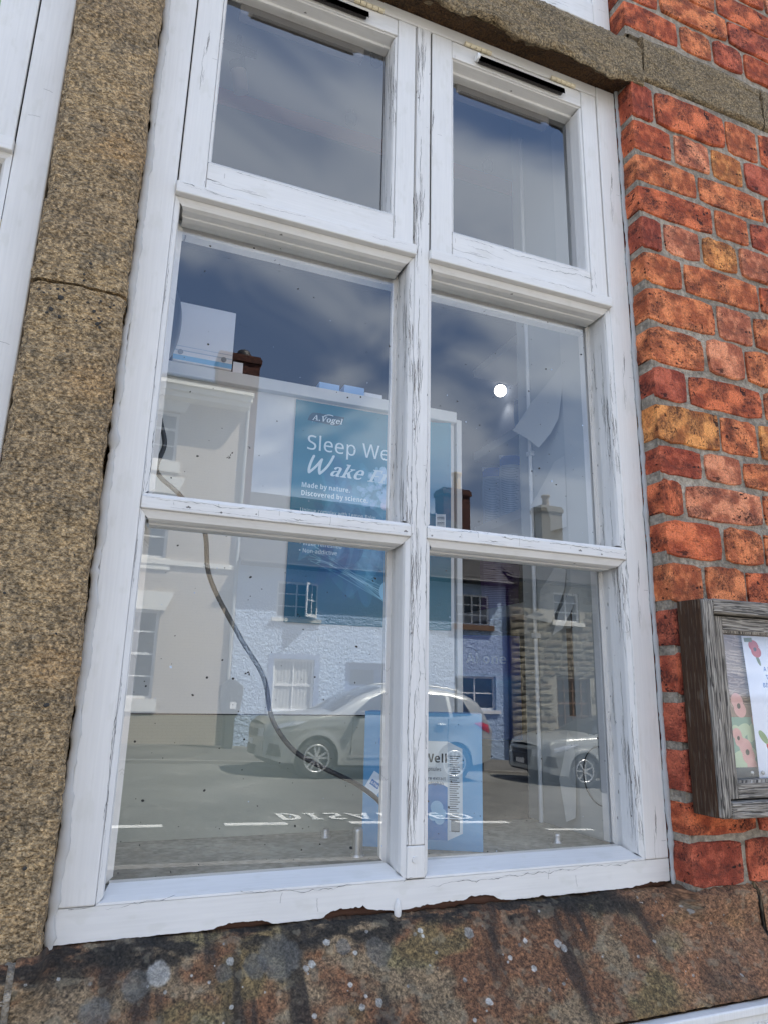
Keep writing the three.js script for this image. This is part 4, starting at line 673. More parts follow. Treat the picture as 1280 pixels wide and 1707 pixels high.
  const b = mesh('paint_specks', pale, std({ color: lin(0.5, 0.6, 0.75), side: THREE.DoubleSide }), w); b.userData.kind = 'stuff';
}
{ // the next window to the left of the pillar
  const w = thing('neighbour_window', 'smoother white painted window cut off left of the stone pillar', 'window');
  mesh('stile', rbox(-0.196, -0.144, 1.16, 2.861, -0.07, 0, 0.003), M.paint, w); mesh('stile', rbox(-1.15, -1.1, 1.16, 2.861, -0.07, 0, 0.003), M.paint, w);
  mesh('bottom_rail', rbox(-1.0995, -0.1965, 1.16, 1.21, -0.07, 0, 0.003), M.paintX, w); mesh('head', rbox(-1.0995, -0.1965, 2.83, 2.861, -0.07, -0.0005, 0.003), M.paintX, w);
  mesh('weather_bar', rbox(-1.0995, -0.1965, 2.272, 2.296, -0.07, 0.008, 0.0025), M.paintX, w); mesh('glazing_bar', rbox(-1.0995, -0.1965, 1.73, 1.75, -0.07, 0.0, 0.0025), M.paintX, w);
  for (const [y0, y1] of [[1.21, 1.73], [1.75, 2.272]]) { for (let s = 0; s < 4; s++) mesh('glazing_bead', ringSide(-1.0995, -0.1965, y0, y1, s, [[0, -0.001], [0.009, -0.004], [0.014, -0.012], [0.014, -0.06]]), dbl(M.paint), w); mesh('pane', grid(1, 1, (u, v) => [mix(-1.095, -0.202, u), mix(y0 + 0.006, y1 - 0.006, v), G0]), M.pane, w); }
  const c = part('casement', w); mesh('stile', rbox(-0.252, -0.1982, 2.299, 2.828, -0.05, 0.0005, 0.002), M.paint, c); mesh('stile', rbox(-1.098, -1.05, 2.299, 2.828, -0.05, 0.0005, 0.002), M.paint, c); mesh('rail', rbox(-1.0495, -0.2525, 2.2995, 2.36, -0.05, 0, 0.002), M.paintX, c); mesh('rail', rbox(-1.0495, -0.2525, 2.78, 2.8275, -0.05, 0, 0.002), M.paintX, c);
  mesh('pane', grid(1, 1, (u, v) => [mix(-1.045, -0.257, u), mix(2.364, 2.776, v), G1]), M.pane, c);
  mesh('green_card', box(-0.7, -0.245, 2.56, 2.80, -0.085, -0.082), std({ color: lin(0.20, 0.42, 0.06) }), w); mesh('yellow_strip', box(-0.9, -0.2, 2.195, 2.215, -0.1, -0.095), std({ color: lin(0.75, 0.62, 0.12) }), w);
  mesh('closing_gap', box(-0.1977, -0.1966, 2.299, 2.828, -0.04, -0.003), M.gap, w);
}
{ // window above the lintel
  const w = thing('upper_window', 'white window corner standing on the lintel at the top edge', 'window');
  mesh('bottom_rail', rbox(0.05, 0.9495, 3.043, 3.105, -0.07, 0.004, 0.003), M.crackX, w); mesh('stile', rbox(0.95, 1.0, 3.043, 4.3, -0.07, 0.002, 0.003), M.crack, w); mesh('stile', rbox(0.0, 0.0495, 3.043, 4.3, -0.07, 0.002, 0.003), M.paint, w); mesh('head', rbox(0.05, 0.9495, 4.24, 4.3, -0.07, 0, 0.003), M.paintX, w);
  for (let s = 0; s < 4; s++) mesh('glazing_bead', ringSide(0.05, 0.9495, 3.105, 4.24, s, [[0, -0.002], [0.01, -0.006], [0.014, -0.014], [0.014, -0.06]]), dbl(M.paint), w);
  mesh('pane', grid(1, 1, (u, v) => [mix(0.056, 0.944, u), mix(3.11, 4.235, v), G0]), M.pane, w); mesh('blind', box(0.02, 0.98, 3.08, 4.26, -0.095, -0.09), M.cardWhite, w);
}

// ------------------------------------------------------------------ wooden notice board on the brickwork
{
  const n = thing('notice_board', 'weathered grey oak notice case with poppy posters on the brick wall', 'notice board', [1.0105, 1.277, 0.0535]);
  const W = 0.56, H = 0.374, D = 0.062, f = 0.027;
  mesh('back_board', box(0.01, W - 0.01, 0.01, H - 0.01, 0.0, 0.01), M.oakBrown, n);
  mesh('frame_bar', rbox(0.004, f, 0.001, H - 0.001, 0.001, D, 0.006, 3), M.oak, n); mesh('frame_bar', rbox(W - f, W, 0.001, H - 0.001, 0.001, D, 0.004, 3), M.oak, n);
  mesh('frame_bar', rbox(f + 0.0004, W - f - 0.0004, 0, f, 0.001, D - 0.001, 0.004, 3), M.oakX, n); mesh('frame_bar', rbox(f + 0.0004, W - f - 0.0004, H - f, H, 0.001, D - 0.001, 0.004, 3), M.oakX, n);
  mesh('side_board', rbox(0, 0.0045, 0.002, H - 0.002, 0.0, D - 0.009, 0.0015, 2), M.oakBrown, n);
  const d = part('door', n), a = f + 0.003, b = 0.026, z = D - 0.012;
  mesh('stile', rbox(a, a + b, a, H - a, 0.02, z, 0.002), M.oak, d); mesh('stile', rbox(W - a - b, W - a, a, H - a, 0.02, z, 0.002), M.oak, d);
  mesh('rail', rbox(a + b + 0.0004, W - a - b - 0.0004, a, a + b, 0.02, z - 0.0005, 0.002), M.oakX, d); mesh('rail', rbox(a + b + 0.0004, W - a - b - 0.0004, H - a - b, H - a, 0.02, z - 0.0005, 0.002), M.oakX, d);
  const gx0 = a + b, gx1 = W - a - b, gy0 = a + b, gy1 = H - a - b;
  for (let s = 0; s < 4; s++) mesh('glazing_bead', ringSide(gx0 - 0.001, gx1 + 0.001, gy0 - 0.001, gy1 + 0.001, s, [[0, z - 0.001], [0.005, z - 0.004], [0.005, 0.03]]), dbl(s % 2 ? M.oak : M.oakX), d);
  mesh('pane', grid(1, 1, (u, v) => [mix(gx0, gx1, u), mix(gy0, gy1, v), 0.034]), M.pane, d);
  const poppy = (g, x, y, r, c1, c2, leaf) => { if (leaf) { g.fillStyle = leaf; g.beginPath(); g.ellipse(x + r * 0.3, y + r * 1.5, r * 0.28, r * 0.9, -0.35, 0, 7); g.fill(); } g.fillStyle = c1; for (const [dx, dy] of [[-0.2, -0.5], [0.15, 0.35]]) { g.beginPath(); g.ellipse(x + dx * r, y + dy * r, r * 0.95, r * 0.8, 0.4, 0, 7); g.fill(); } g.strokeStyle = c2; g.lineWidth = r * 0.04; for (let k = 0; k < 26; k++) { const t = k / 26 * 6.283; g.beginPath(); g.moveTo(x + Math.cos(t) * r * 0.35, y + Math.sin(t) * r * 0.3); g.lineTo(x + Math.cos(t) * r * 0.85 + 0.1 * r, y + Math.sin(t) * r * 0.95); g.stroke(); } g.fillStyle = '#35301f'; g.beginPath(); g.arc(x, y, r * 0.28, 0, 7); g.fill(); };
  const lower = tag(mesh('poppy_poster', box(1.10, 1.22, 1.332, 1.597, 0.0645, 0.0652), std({ map: canvasTex(256, 512, (g, w, h) => { g.fillStyle = '#8d7663'; g.fillRect(0, 0, w, h); const r = mulberry(3); for (let i = 0; i < 200; i++) { g.strokeStyle = r() < 0.5 ? 'rgba(210,190,170,0.5)' : 'rgba(80,60,55,0.4)'; g.lineWidth = 2 + r() * 3; const y = r() * h * 0.5; g.beginPath(); g.moveTo(r() * w, y); g.quadraticCurveTo(r() * w, y + 20, r() * w, y + 8); g.stroke(); } g.fillStyle = '#7fa08a'; g.fillRect(0, 300, w, 212); g.fillStyle = '#b9c9a4'; for (let i = 0; i < 14; i++) { g.beginPath(); g.ellipse(r() * w, 320 + r() * 180, 22, 40, r() * 3, 0, 7); g.fill(); } for (const [x, y, q] of [[62, 262, 34], [84, 420, 36], [44, 372, 26], [160, 330, 34], [190, 440, 40], [110, 480, 30]]) poppy(g, x, y, q, '#dda69c', '#cf938a'); g.fillStyle = '#39464d'; g.fillRect(0, 470, w, 42); }), roughness: 0.5 })), 'faded picture of pink poppies pinned behind the white notice', 'poster');
  const uvFix = (m, x0, x1, y0, y1) => { const p = m.geometry.attributes.position, u = m.geometry.attributes.uv; for (let i = 0; i < p.count; i++) u.setXY(i, (p.getX(i) - x0) / (x1 - x0), (p.getY(i) - y0) / (y1 - y0)); };
  uvFix(lower, 1.10, 1.22, 1.332, 1.597);
  const sheet = mesh('notice_sheet', grid(12, 12, (u, v) => [0.226 * (u - 0.5), 0.262 * (v - 0.5), 0.0025 * Math.sin(v * 3.1) + 0.002 * Math.sin(u * 5)], (u, v) => [u, v]), std({ side: THREE.DoubleSide, roughness: 0.35, map: canvasTex(512, 600, (g, w, h) => { g.fillStyle = '#dfe3ee'; g.fillRect(0, 0, w, h); poppy(g, 66, 58, 30, '#b8372f', '#d06a5c', '#56662f'); g.fillStyle = '#56662f'; g.fillRect(12, 8, 44, 18); poppy(g, 100, 478, 38, '#b8372f', '#d06a5c'); g.fillStyle = '#7d9a62'; g.beginPath(); g.ellipse(46, 424, 34, 15, 0.9, 0, 7); g.fill(); g.fillStyle = '#2f5ea6'; g.font = 'bold 26px sans-serif'; g.fillText('A H', 96, 152); g.fillText('TO', 104, 186); g.fillText('BISH', 80, 220); g.fillText('RA', 98, 318); g.fillText('Y', 110, 352); }) }));
  sheet.position.set(1.264, 1.464, 0.071); sheet.rotation.z = 0.035; tag(sheet, 'white notice with red poppies and blue letters inside the case', 'notice');
  for (const [x, y] of [[1.134, 1.345], [1.161, 1.345]]) { const g = new THREE.SphereGeometry(0.0038, 14, 10); g.scale(1, 1, 0.7); g.translate(x, y, 0.0755); tag(mesh('drawing_pin', g, M.steel), x < 1.15 ? 'shiny steel pin in the pink poppy picture' : 'shiny steel pin at corner of the white notice', 'pin', 'pins in the notice case'); }
}

// ------------------------------------------------------------------ window display
const yS = 1.2;
{ // white display board with a ledge along its top
  const b = thing('display_board', 'white backing board with a ledge standing behind the left panes', 'board');
  mesh('panel', box(0.062, 0.752, 1.4235, 2.104, -0.362, -0.352), M.white, b);
  mesh('lower_panel', box(0.062, 0.752, 1.201, 1.4205, -0.366, -0.356), M.lowerPanel, b);
  mesh('ledge', rbox(0.062, 0.752, 2.1045, 2.132, -0.385, -0.335, 0.002), M.white, b);
  mesh('post', rbox(0.757, 0.771, yS, 2.118, -0.364, -0.346, 0.002), M.white, b);
}
{ // poster
  const x0 = 0.358, w = 0.375, y1 = 2.1, h = 0.494;
  const t = canvasTex(1024, 1392, (g, W, H) => {
    const gr = g.createLinearGradient(0, 0, W * 0.6, H); gr.addColorStop(0, '#0f6f7c'); gr.addColorStop(0.35, '#167f97'); gr.addColorStop(0.7, '#0f5f88'); gr.addColorStop(1, '#0c5a60'); g.fillStyle = gr; g.fillRect(0, 0, W, H);
    const r = mulberry(12);
    for (let i = 0; i < 90; i++) { g.save(); g.translate(260 + r() * 420, 560 + r() * 520); g.rotate(-1.2 + r() * 1.7); g.fillStyle = ['rgba(96,170,205,0.20)', 'rgba(30,90,140,0.28)', 'rgba(150,205,230,0.14)'][i % 3]; g.beginPath(); g.ellipse(0, 0, 24 + r() * 46, 120 + r() * 150, 0, 0, 7); g.fill(); g.restore(); }
    for (let i = 0; i < 130; i++) { const a = r() * 6.28, q = Math.sqrt(r()), c = i % 3, cx = [560, 520, 640][c] + Math.cos(a) * q * [70, 110, 80][c], cy = [430, 560, 600][c] + Math.sin(a) * q * [50, 80, 60][c]; g.fillStyle = ['rgba(190,215,235,0.55)', 'rgba(150,190,225,0.5)', 'rgba(210,205,230,0.5)'][i % 3]; g.beginPath(); g.ellipse(cx, cy, 10 + r() * 18, 8 + r() * 14, r() * 3, 0, 7); g.fill(); }
    g.strokeStyle = 'rgba(190,225,240,0.45)'; g.lineWidth = 4; for (let i = 0; i < 12; i++) { g.beginPath(); g.moveTo(120 + r() * 100, 900 + r() * 160); g.bezierCurveTo(260, 950 + r() * 120, 480, 1100 + r() * 120, 640 + r() * 120, 1180 + r() * 120); g.stroke(); }
    for (let i = 0; i < 16; i++) { const gx = 60 + r() * 640, gy2 = 980 + r() * 200; g.fillStyle = i % 2 ? 'rgba(20,80,140,0.35)' : 'rgba(130,190,225,0.25)'; g.beginPath(); g.moveTo(gx, gy2); g.quadraticCurveTo(gx + 60, gy2 - 260, gx + 30 + r() * 90, gy2 - 300); g.quadraticCurveTo(gx + 150, gy2 - 60, gx, gy2); g.fill(); }
    g.fillStyle = '#07434d'; g.beginPath(); g.moveTo(78, 128); g.quadraticCurveTo(90, 66, 130, 68); g.lineTo(312, 68); g.quadraticCurveTo(300, 134, 250, 136); g.closePath(); g.fill();
    g.fillStyle = '#e9f1f3'; g.font = 'italic bold 50px serif'; g.fillText('A.Vogel', 106, 120); g.strokeStyle = '#e9f1f3'; g.lineWidth = 5; g.beginPath(); g.moveTo(180, 84); g.quadraticCurveTo(205, 62, 240, 72); g.stroke();
    const fit = (t, x, y, w, part, f, sy) => { g.font = f; g.save(); g.translate(x, y); const k = w / g.measureText(part).width; g.scale(k, k * sy); g.fillText(t, 0, 0); g.restore(); };
    g.fillStyle = '#dcebf0'; fit('Sleep Well', 78, 318, 545, 'Sleep We', '112px sans-serif', 1.0);
    g.save(); g.translate(74, 470); g.transform(1, 0, -0.22, 1, 0, 0); g.lineWidth = 17; g.lineCap = g.lineJoin = 'round'; g.strokeStyle = '#dcebf0'; g.beginPath(); g.moveTo(30, -112); g.quadraticCurveTo(14, -30, 30, -4); g.quadraticCurveTo(62, -40, 84, -96); g.quadraticCurveTo(78, -30, 96, -4); g.quadraticCurveTo(138, -50, 150, -128); g.stroke(); g.font = 'italic bold 118px serif'; g.fillText('ake', 152, 2); g.fillText('Fresh', 400, 6); g.restore();
    fit('Made by nature.', 60, 566, 308, 'Made by nature.', 'bold 42px sans-serif', 1.1); fit('Discovered by science.', 60, 618, 425, 'Discovered by science.', 'bold 42px sans-serif', 1.1); fit('Unique complex with Lemon Balm', 60, 722, 478, 'Unique complex with Lemon Balm', '33px sans-serif', 1.12);
    g.font = '34px sans-serif'; g.fillText('\u2022 Wake refreshed', 66, 928); g.fillText('\u2022 Non-addictive', 66, 972);
    g.fillStyle = '#8fc3da'; g.beginPath(); g.arc(640, 1170, 70, 0, 7); g.fill(); g.fillStyle = '#16324a'; g.font = 'bold 60px sans-serif'; g.fillText('N', 600, 1192);
    g.fillStyle = '#c9d6e0'; g.fillRect(934, 640, 60, 260); g.fillStyle = '#22415e'; for (let i = 0; i < 30; i++) g.fillRect(942, 652 + i * 8, 44, 2 + (i * 7) % 4);
  });
  const p = mesh('poster', grid(40, 8, (u, v) => [x0 + w * u, y1 - h + h * v, -0.3485 + 0.018 * Math.pow(Math.max(0, u - 0.8) / 0.2, 2)], (u, v) => [u, v]), std({ map: t, roughness: 0.35, side: THREE.DoubleSide }));
  tag(p, 'teal sleep remedy poster with white lettering fixed to white board', 'poster');
}
{ // light blue counter display card
  const c = thing('display_box', 'light blue cardboard display standing on inner sill behind the mullion', 'display box', [0.494, yS, -0.217]);
  c.rotation.y = -Math.atan2(0.102, 0.192); const L = 0.2174, H = 0.236, D = 0.07;
  mesh('carcass', rbox(0, L, 0, H, -D, -0.0008, 0.0012), std({ color: lin(0.12, 0.33, 0.62), roughness: 0.5 }), c);
  const f = mesh('printed_front', grid(1, 1, (u, v) => [u * L, 0.0005 + v * (H - 0.001), 0], (u, v) => [u, v]), std({ roughness: 0.4, map: canvasTex(870, 944, (g, W, Hh) => {
    g.fillStyle = '#5d9cc6'; g.fillRect(0, 0, W, Hh); g.fillStyle = '#2f7fc0'; g.beginPath(); g.arc(170, 215, 62, 0, 7); g.fill(); g.strokeStyle = '#a9cfe6'; g.lineWidth = 6; g.beginPath(); g.arc(170, 215, 44, 0.6, 5.2); g.stroke();
    g.save(); g.translate(85, 520); g.rotate(0.55); g.fillStyle = '#dfe9f0'; g.fillRect(-55, -80, 110, 170); g.fillStyle = '#2273b8'; g.fillRect(-36, -24, 72, 40); g.fillStyle = '#fff'; g.font = 'italic bold 22px serif'; g.fillText('A.Vogel', -36, 4); g.restore();
    g.fillStyle = '#dfe6e6'; g.fillRect(440, 200, 178, 520); g.fillStyle = '#c6d3da'; g.beginPath(); g.moveTo(618, 200); g.lineTo(726, 250); g.lineTo(726, 830); g.lineTo(618, 880); g.fill();
    g.fillStyle = '#2479bb'; g.fillRect(440, 520, 178, 360); g.beginPath(); g.moveTo(440, 520); g.quadraticCurveTo(530, 470, 618, 520); g.fill(); g.fillStyle = '#8cc0e2'; for (const [x, y, q] of [[540, 660, 46], [575, 700, 34], [515, 720, 32], [560, 740, 36]]) { g.beginPath(); g.arc(x, y, q, 0, 7); g.fill(); }
    g.fillStyle = '#23292e'; g.font = 'bold 84px sans-serif'; g.fillText('Well', 440, 350); g.font = '34px sans-serif'; g.fillText('capsules', 440, 410); g.font = '30px sans-serif'; g.fillText('pure extract', 440, 472); g.fillText('tryptophan', 440, 506);
    g.fillStyle = '#3a4a55'; for (let i = 0; i < 30; i++) g.fillRect(632, 300 + i * 15, 78 - (i * 13) % 30, 6); g.fillRect(644, 740, 60, 80); g.fillStyle = '#dfe6e6'; for (let i = 0; i < 7; i++) g.fillRect(648 + i * 8, 746, 3, 66); }) }), c); f.position.z = 0.0006;
}
for (const [x, z, r, h, l] of [[0.454, -0.308, 0.0075, 0.016, 'short steel bolt head on inner sill, left pane, near its back edge'], [0.461, -0.146, 0.0085, 0.046, 'tall steel peg standing on inner sill beside the blue display'], [0.865, -0.146, 0.0075, 0.018, 'short steel bolt head on inner sill in the right pane']]) {
  const g = new THREE.LatheGeometry([[0.0001, h], [r * 0.7, h], [r * 0.95, h - 0.003], [r, h - 0.006], [r, 0.004], [r * 1.4, 0.003], [r * 1.4, 0]].map((p) => new THREE.Vector2(...p)), 24); g.translate(x, yS, z); tag(mesh('steel_peg', g, M.steel), l, 'peg', 'steel pegs on the inner sill');
}
tag(mesh('cable', tube([[0.052, 2.08, -0.17], [0.06, 2.0, -0.15], [0.069, 1.929, -0.15], [0.08, 1.886, -0.15], [0.072, 1.835, -0.15], [0.114, 1.797, -0.15], [0.159, 1.743, -0.15], [0.176, 1.66, -0.15], [0.235, 1.56, -0.15], [0.282, 1.491, -0.15], [0.302, 1.422, -0.15], [0.341, 1.373, -0.15], [0.396, 1.343, -0.15], [0.463, 1.312, -0.15], [0.509, 1.275, -0.15], [0.53, 1.215, -0.14], [0.56, 1.205, -0.12]], 0.0042, 160, 8), M.cable), 'grey electric cable snaking down behind the left panes', 'cable');
{ const g = new THREE.SphereGeometry(1, 40, 24); g.scale(0.043, 0.088, 0.07); g.translate(0.047, 2.142, -0.2); const s = thing('round_dish', 'dark round dish fixed to left reveal beside the white box', 'dish'); mesh('shell', g, std({ color: lin(0.05, 0.06, 0.075), roughness: 0.3 }), s); const t = new THREE.TorusGeometry(0.087, 0.0035, 10, 48); t.rotateY(Math.PI / 2); t.scale(1, 1, 0.82); t.translate(0.058, 2.142, -0.2); mesh('rim', t, std({ color: lin(0.16, 0.17, 0.19), roughness: 0.4 }), s); }
{ // boxes along the ledge
  const b = thing('white_box', 'white box with a pale blue band on the ledge, left', 'box', [0.087, 2.1325, -0.372]);
  mesh('carton', rbox(0, 0.122, 0, 0.137, 0, 0.04, 0.0015), M.cardWhite, b); mesh('blue_band', box(0.0, 0.122, 0.003, 0.014, 0.0402, 0.0408), std({ color: lin(0.22, 0.52, 0.82) }), b); mesh('stripe', [box(0.0, 0.122, 0.024, 0.026, 0.0402, 0.0406), box(0.0, 0.122, 0.034, 0.0352, 0.0402, 0.0406)], std({ color: lin(0.45, 0.55, 0.68) }), b);
  for (const x of [0.014, 0.104]) { const g = cyl(0.0055, 0.0055, 0.002, 18); g.rotateX(Math.PI / 2); g.translate(x, 0.021, 0.0415); mesh('stud', g, std({ color: lin(0.3, 0.33, 0.36) }), b); }
  tag(mesh('price_card', rbox(0.2125, 0.234, 2.1325, 2.158, -0.342, -0.339, 0.001), M.cardWhite), 'small white price card on ledge beside the white box', 'card');
  for (const [a, c, h, l] of [[0.407, 0.455, 0.016, 'thin blue carton on the ledge above poster lettering, left one'], [0.466, 0.515, 0.02, 'taller blue carton on the ledge above poster, near the mullion']]) tag(mesh('blue_carton', rbox(a, c, 2.1325, 2.1325 + h, -0.375, -0.34, 0.001), std({ color: lin(0.25, 0.47, 0.82), roughness: 0.45 })), l, 'carton', 'cartons on the ledge');
  tag(mesh('white_carton', rbox(0.516, 0.56, 2.1325, 2.143, -0.375, -0.34, 0.001), M.cardWhite), 'flat white carton at the mullion end of the ledge', 'carton', 'cartons on the ledge');
}
{ // peeling lining paper on the right reveal
  const w = thing('lining_paper', 'torn pale lining paper peeling off the right reveal', 'paper');
  const flap = (pts, lift, dir) => { // pts are (y, z) on the reveal; the free edge lifts towards -x
    const s = new THREE.Shape(pts.map((p) => new THREE.Vector2(p[1], p[0]))); let pos = Array.from(new THREE.ShapeGeometry(s).toNonIndexed().attributes.position.array);
    for (let k = 0; k < 4; k++) { const out = []; for (let i = 0; i < pos.length; i += 9) { const A = pos.slice(i, i + 3), B = pos.slice(i + 3, i + 6), C = pos.slice(i + 6, i + 9), m = (p, r) => p.map((e, t) => (e + r[t]) / 2), ab = m(A, B), bc = m(B, C), ca = m(C, A); out.push(...A, ...ab, ...ca, ...ab, ...B, ...bc, ...ca, ...bc, ...C, ...ab, ...bc, ...ca); } pos = out; }
    const ds = pts.map((p) => p[1] * dir[0] + p[0] * dir[1]), d0 = Math.min(...ds), d1 = Math.max(...ds), o = [];
    for (let i = 0; i < pos.length; i += 3) { const t = Math.min(1, Math.max(0, (pos[i] * dir[0] + pos[i + 1] * dir[1] - d0) / (d1 - d0))); o.push(0.9635 - lift * Math.pow(t, 1.8), pos[i + 1] + 0.01 * Math.sin(t * 3) * lift * 20 * 0.1, pos[i]); }
    const g = new THREE.BufferGeometry(); g.setAttribute('position', new THREE.Float32BufferAttribute(o, 3)); g.computeVertexNormals(); return uvM(g); };
  const fl = (...a) => mesh('torn_flap', flap(...a), M.paper, w);
  fl([[2.25, -0.19], [2.18, -0.30], [2.118, -0.351], [2.08, -0.30], [2.043, -0.257], [2.07, -0.225], [2.101, -0.205]], 0.045, [-0.8, -0.6]);
  fl([[2.012, -0.205], [2.008, -0.242], [1.915, -0.317], [1.905, -0.29], [1.9, -0.265], [1.87, -0.252], [1.84, -0.25], [1.84, -0.2]], 0.022, [-0.9, -0.4]);
  fl([[1.79, -0.21], [1.764, -0.246], [1.707, -0.297], [1.661, -0.295], [1.648, -0.337], [1.628, -0.255], [1.70, -0.22]], 0.035, [-0.8, -0.55]);
  fl([[1.70, -0.205], [1.697, -0.176], [1.613, -0.212], [1.60, -0.235], [1.65, -0.232]], 0.03, [-0.6, -0.8]);
  fl([[1.40, -0.235], [1.38, -0.215], [1.23, -0.205], [1.22, -0.225], [1.30, -0.25]], 0.02, [-0.9, -0.4]);
  mesh('paper_sheet', box(0.9618, 0.9642, 1.205, 2.9, -0.2, -0.08), M.paper, w);
  mesh('bare_patch', [box(0.9622, 0.9646, 1.43, 1.615, -0.224, -0.206), box(0.9622, 0.9646, 1.615, 1.69, -0.206, -0.202)], std({ color: lin(0.12, 0.09, 0.065) }), w);
  const p = thing('conduit_pipe', 'thin white pipe running up the right reveal behind the panes', 'pipe'); { const g = cyl(0.005, 0.005, 1.8, 12); g.translate(0.957, 2.1, -0.335); mesh('pipe', g, M.white, p); for (const y of [1.6, 2.05, 2.5]) mesh('clip', rbox(0.951, 0.9648, y, y + 0.012, -0.344, -0.326, 0.001), M.white, p); }
  const ring = new THREE.TorusGeometry(0.055, 0.0011, 6, 60); ring.rotateY(Math.PI / 2); ring.translate(0.958, 1.32, -0.125); tag(mesh('wire_loop', ring, M.black), 'loop of thin black wire hanging on the right reveal', 'wire');
}
{ // shelves on the side wall of the shop with packets
  const s = thing('shelf_unit', 'white wall shelves running back into the shop behind right panes', 'shelves');
  for (const y of [2.755, 2.395, 2.09, 1.73]) mesh('shelf', rbox(y < 2 ? 1.14 : 1.3, 1.498, y - 0.035, y, -1.24, -0.45, 0.002), M.shelf, s); mesh('cabinet', rbox(1.0, 1.498, 0.1, 1.335, -1.24, -0.45, 0.004), M.darkWall, s);
  const pouch = (name, x, z, y, h, w, col, label, cat, art) => {
    const t = thing(name, label, cat, [x, y + 0.001, z]); t.rotation.y = -0.55;
    const shape = (sg) => grid(10, 12, (u, v) => { const a = u * 2 - 1, b = v, th = 0.03 * (1 - a * a) * Math.sin(Math.PI * Math.min(1, b * 0.75 + 0.22)) * (b > 0.93 ? 0.1 : 1); return [a * w / 2 * (1 - 0.04 * Math.sin(b * 9)), b * h, sg * th]; }, (u, v) => [sg > 0 ? u : 1 - u, v]);
    const back = shape(-1); back.index.array.reverse();
    mesh('packet', [shape(1), back], std({ color: col, roughness: 0.3, map: art || null, side: THREE.DoubleSide }), t);
    mesh('seal_strip', box(-w / 2, w / 2, h * 0.93, h, -0.0012, 0.0012), std({ color: lin(0.6, 0.68, 0.78), roughness: 0.4 }), t); return t;
  };
  const lines = (bg, fg, cap) => canvasTex(256, 384, (g, W, H) => { g.fillStyle = bg; g.fillRect(0, 0, W, H); g.fillStyle = cap; g.fillRect(0, 0, W, 70); g.fillStyle = fg; for (let i = 0; i < 26; i++) g.fillRect(24, 90 + i * 11, 200 - (i * 37) % 60, 4); });
  const pale = lines('#b8cbe0', '#7d98b8', '#2f6bd0');
  pouch('packet', 1.335, -1.16, 2.09, 0.225, 0.075, lin(0.9, 0.95, 1), 'pale packet with blue top on middle shelf, farther back', 'packet', pale);
  pouch('packet', 1.335, -1.03, 2.09, 0.235, 0.08, lin(0.9, 0.95, 1), 'pale packet with blue top on middle shelf, nearer the glass', 'packet', pale);
  pouch('packet', 1.36, -0.96, 2.396, 0.13, 0.08, lin(0.5, 0.6, 0.8), 'dim bluish packet on the upper shelf beside the lamp', 'packet', lines('#8fa3bd', '#667a96', '#5b7396'));
  pouch('packet', 1.335, -1.12, 2.756, 0.25, 0.08, lin(0.6, 0.7, 0.9), 'bluish packet on the topmost shelf', 'packet', lines('#93abc8', '#5f7896', '#44649a'));
  pouch('purple_packet', 1.215, -0.92, 1.731, 0.26, 0.125, lin(1, 1, 1), 'purple packet low behind the lower right pane', 'packet', lines('#5b3a72', '#7f6296', '#3c2350'));
  const bb = thing('blue_packet', 'bright blue carton with pale lettering behind lower right pane', 'carton', [1.15, 1.3355, -0.9]); bb.rotation.y = -0.45;
  mesh('carton', rbox(-0.1, 0.1, 0, 0.31, -0.05, 0.05, 0.002), std({ color: lin(0.03, 0.16, 0.6), roughness: 0.4 }), bb);
  mesh('printed_front', grid(1, 1, (u, v) => [-0.098 + 0.196 * u, 0.002 + 0.306 * v, 0.0506], (u, v) => [u, v]), std({ roughness: 0.4, map: canvasTex(256, 400, (g, W, H) => { const q = g.createLinearGradient(0, 0, 0, H); q.addColorStop(0, '#2f45b8'); q.addColorStop(0.35, '#2a55c4'); q.addColorStop(0.45, '#1f93e0'); q.addColorStop(1, '#174a9c'); g.fillStyle = q; g.fillRect(0, 0, W, H); g.fillStyle = '#b8c4ea'; g.font = 'bold 54px sans-serif'; g.fillText('Al one', 40, 110); }) }), bb);
}
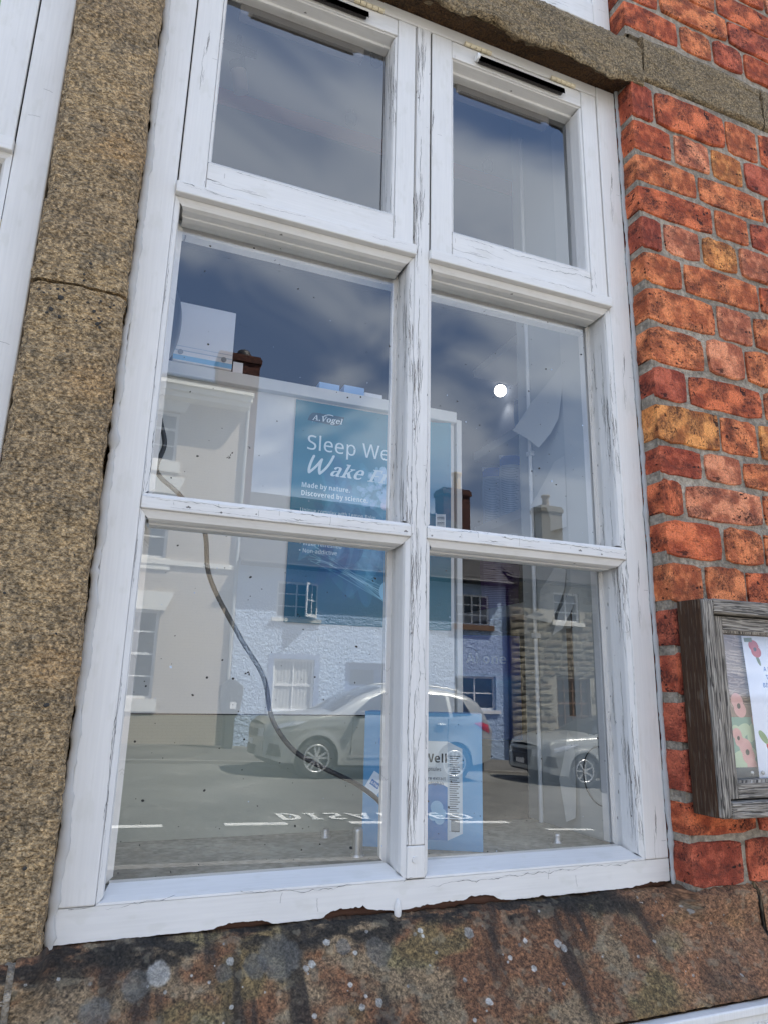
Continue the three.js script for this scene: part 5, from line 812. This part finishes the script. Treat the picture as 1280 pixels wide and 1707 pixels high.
// ceiling spotlights in the bay
{
  const s = thing('spotlight', 'grey ceiling spotlight on a short bar behind upper left pane', 'spotlight', [0.19, 3.3, -0.6]);
  mesh('bar', box(-0.14, 0.05, -0.05, -0.035, -0.008, 0.008), M.cable, s); mesh('stem', box(-0.006, 0.006, -0.034, 0, -0.006, 0.006), M.cable, s); mesh('arm', box(0.008, 0.02, -0.1, -0.05, -0.005, 0.005), M.cable, s);
  const g = cyl(0.021, 0.021, 0.06, 24), k = cyl(0.0225, 0.0225, 0.022, 24); g.translate(0, -0.03, 0); k.translate(0, 0.01, 0); for (const q of [g, k]) { q.rotateZ(0.28); q.rotateX(0.35); q.translate(0.003, -0.125, 0.01); }
  mesh('lamp_body', g, std({ color: lin(0.80, 0.66, 0.62), roughness: 0.5 }), s); mesh('lamp_collar', k, M.black, s);
  for (const [x, z, l] of [[0.574, -0.72, 'small glass ceiling fitting above the red rail, left casement'], [1.083, -0.73, 'small glass ceiling fitting seen through right casement'], [0.57, -0.48, 'small ceiling fitting near corner of left casement glass']]) { const t = thing('ceiling_cup', l, 'light fitting', [x, 3.3, z], 'ceiling fittings'); const a = new THREE.LatheGeometry([[0.006, 0], [0.006, -0.02], [0.02, -0.026], [0.018, -0.05], [0.014, -0.056]].map((p) => new THREE.Vector2(...p)), 20); mesh('cup', a, std({ color: lin(0.30, 0.32, 0.36), roughness: 0.2, side: THREE.DoubleSide }), t); }
}
{ // the lit downlight
  const t = thing('downlight', 'lit round white ceiling lamp glowing behind the right pane', 'lamp', [1.467, 2.7485, -1.303]);
  const r = cyl(0.012, 0.014, 0.012, 20); r.translate(0, -0.004, 0); mesh('lamp_cap', r, M.black, t);
  const d = new THREE.SphereGeometry(0.026, 28, 18); d.translate(0, -0.03, 0); mesh('lamp_globe', d, new THREE.MeshStandardMaterial({ color: 0xffffff, emissive: new THREE.Color(1, 0.96, 0.88), emissiveIntensity: 1.6 }), t);
  const L = new THREE.SpotLight(new THREE.Color(1, 0.95, 0.86), 0.03, 6, 1.0, 0.6, 2); L.position.set(0, -0.062, 0); L.target.position.set(0, -1, 0); L.castShadow = true; t.add(L, L.target);
}

// ------------------------------------------------------------------ draw
const renderer = new THREE.WebGLRenderer({ antialias: true });
renderer.setSize(767, 1024); renderer.shadowMap.enabled = true;
renderer.toneMapping = THREE.LinearToneMapping; renderer.toneMappingExposure = EXPOSURE;
renderer.render(scene, camera);
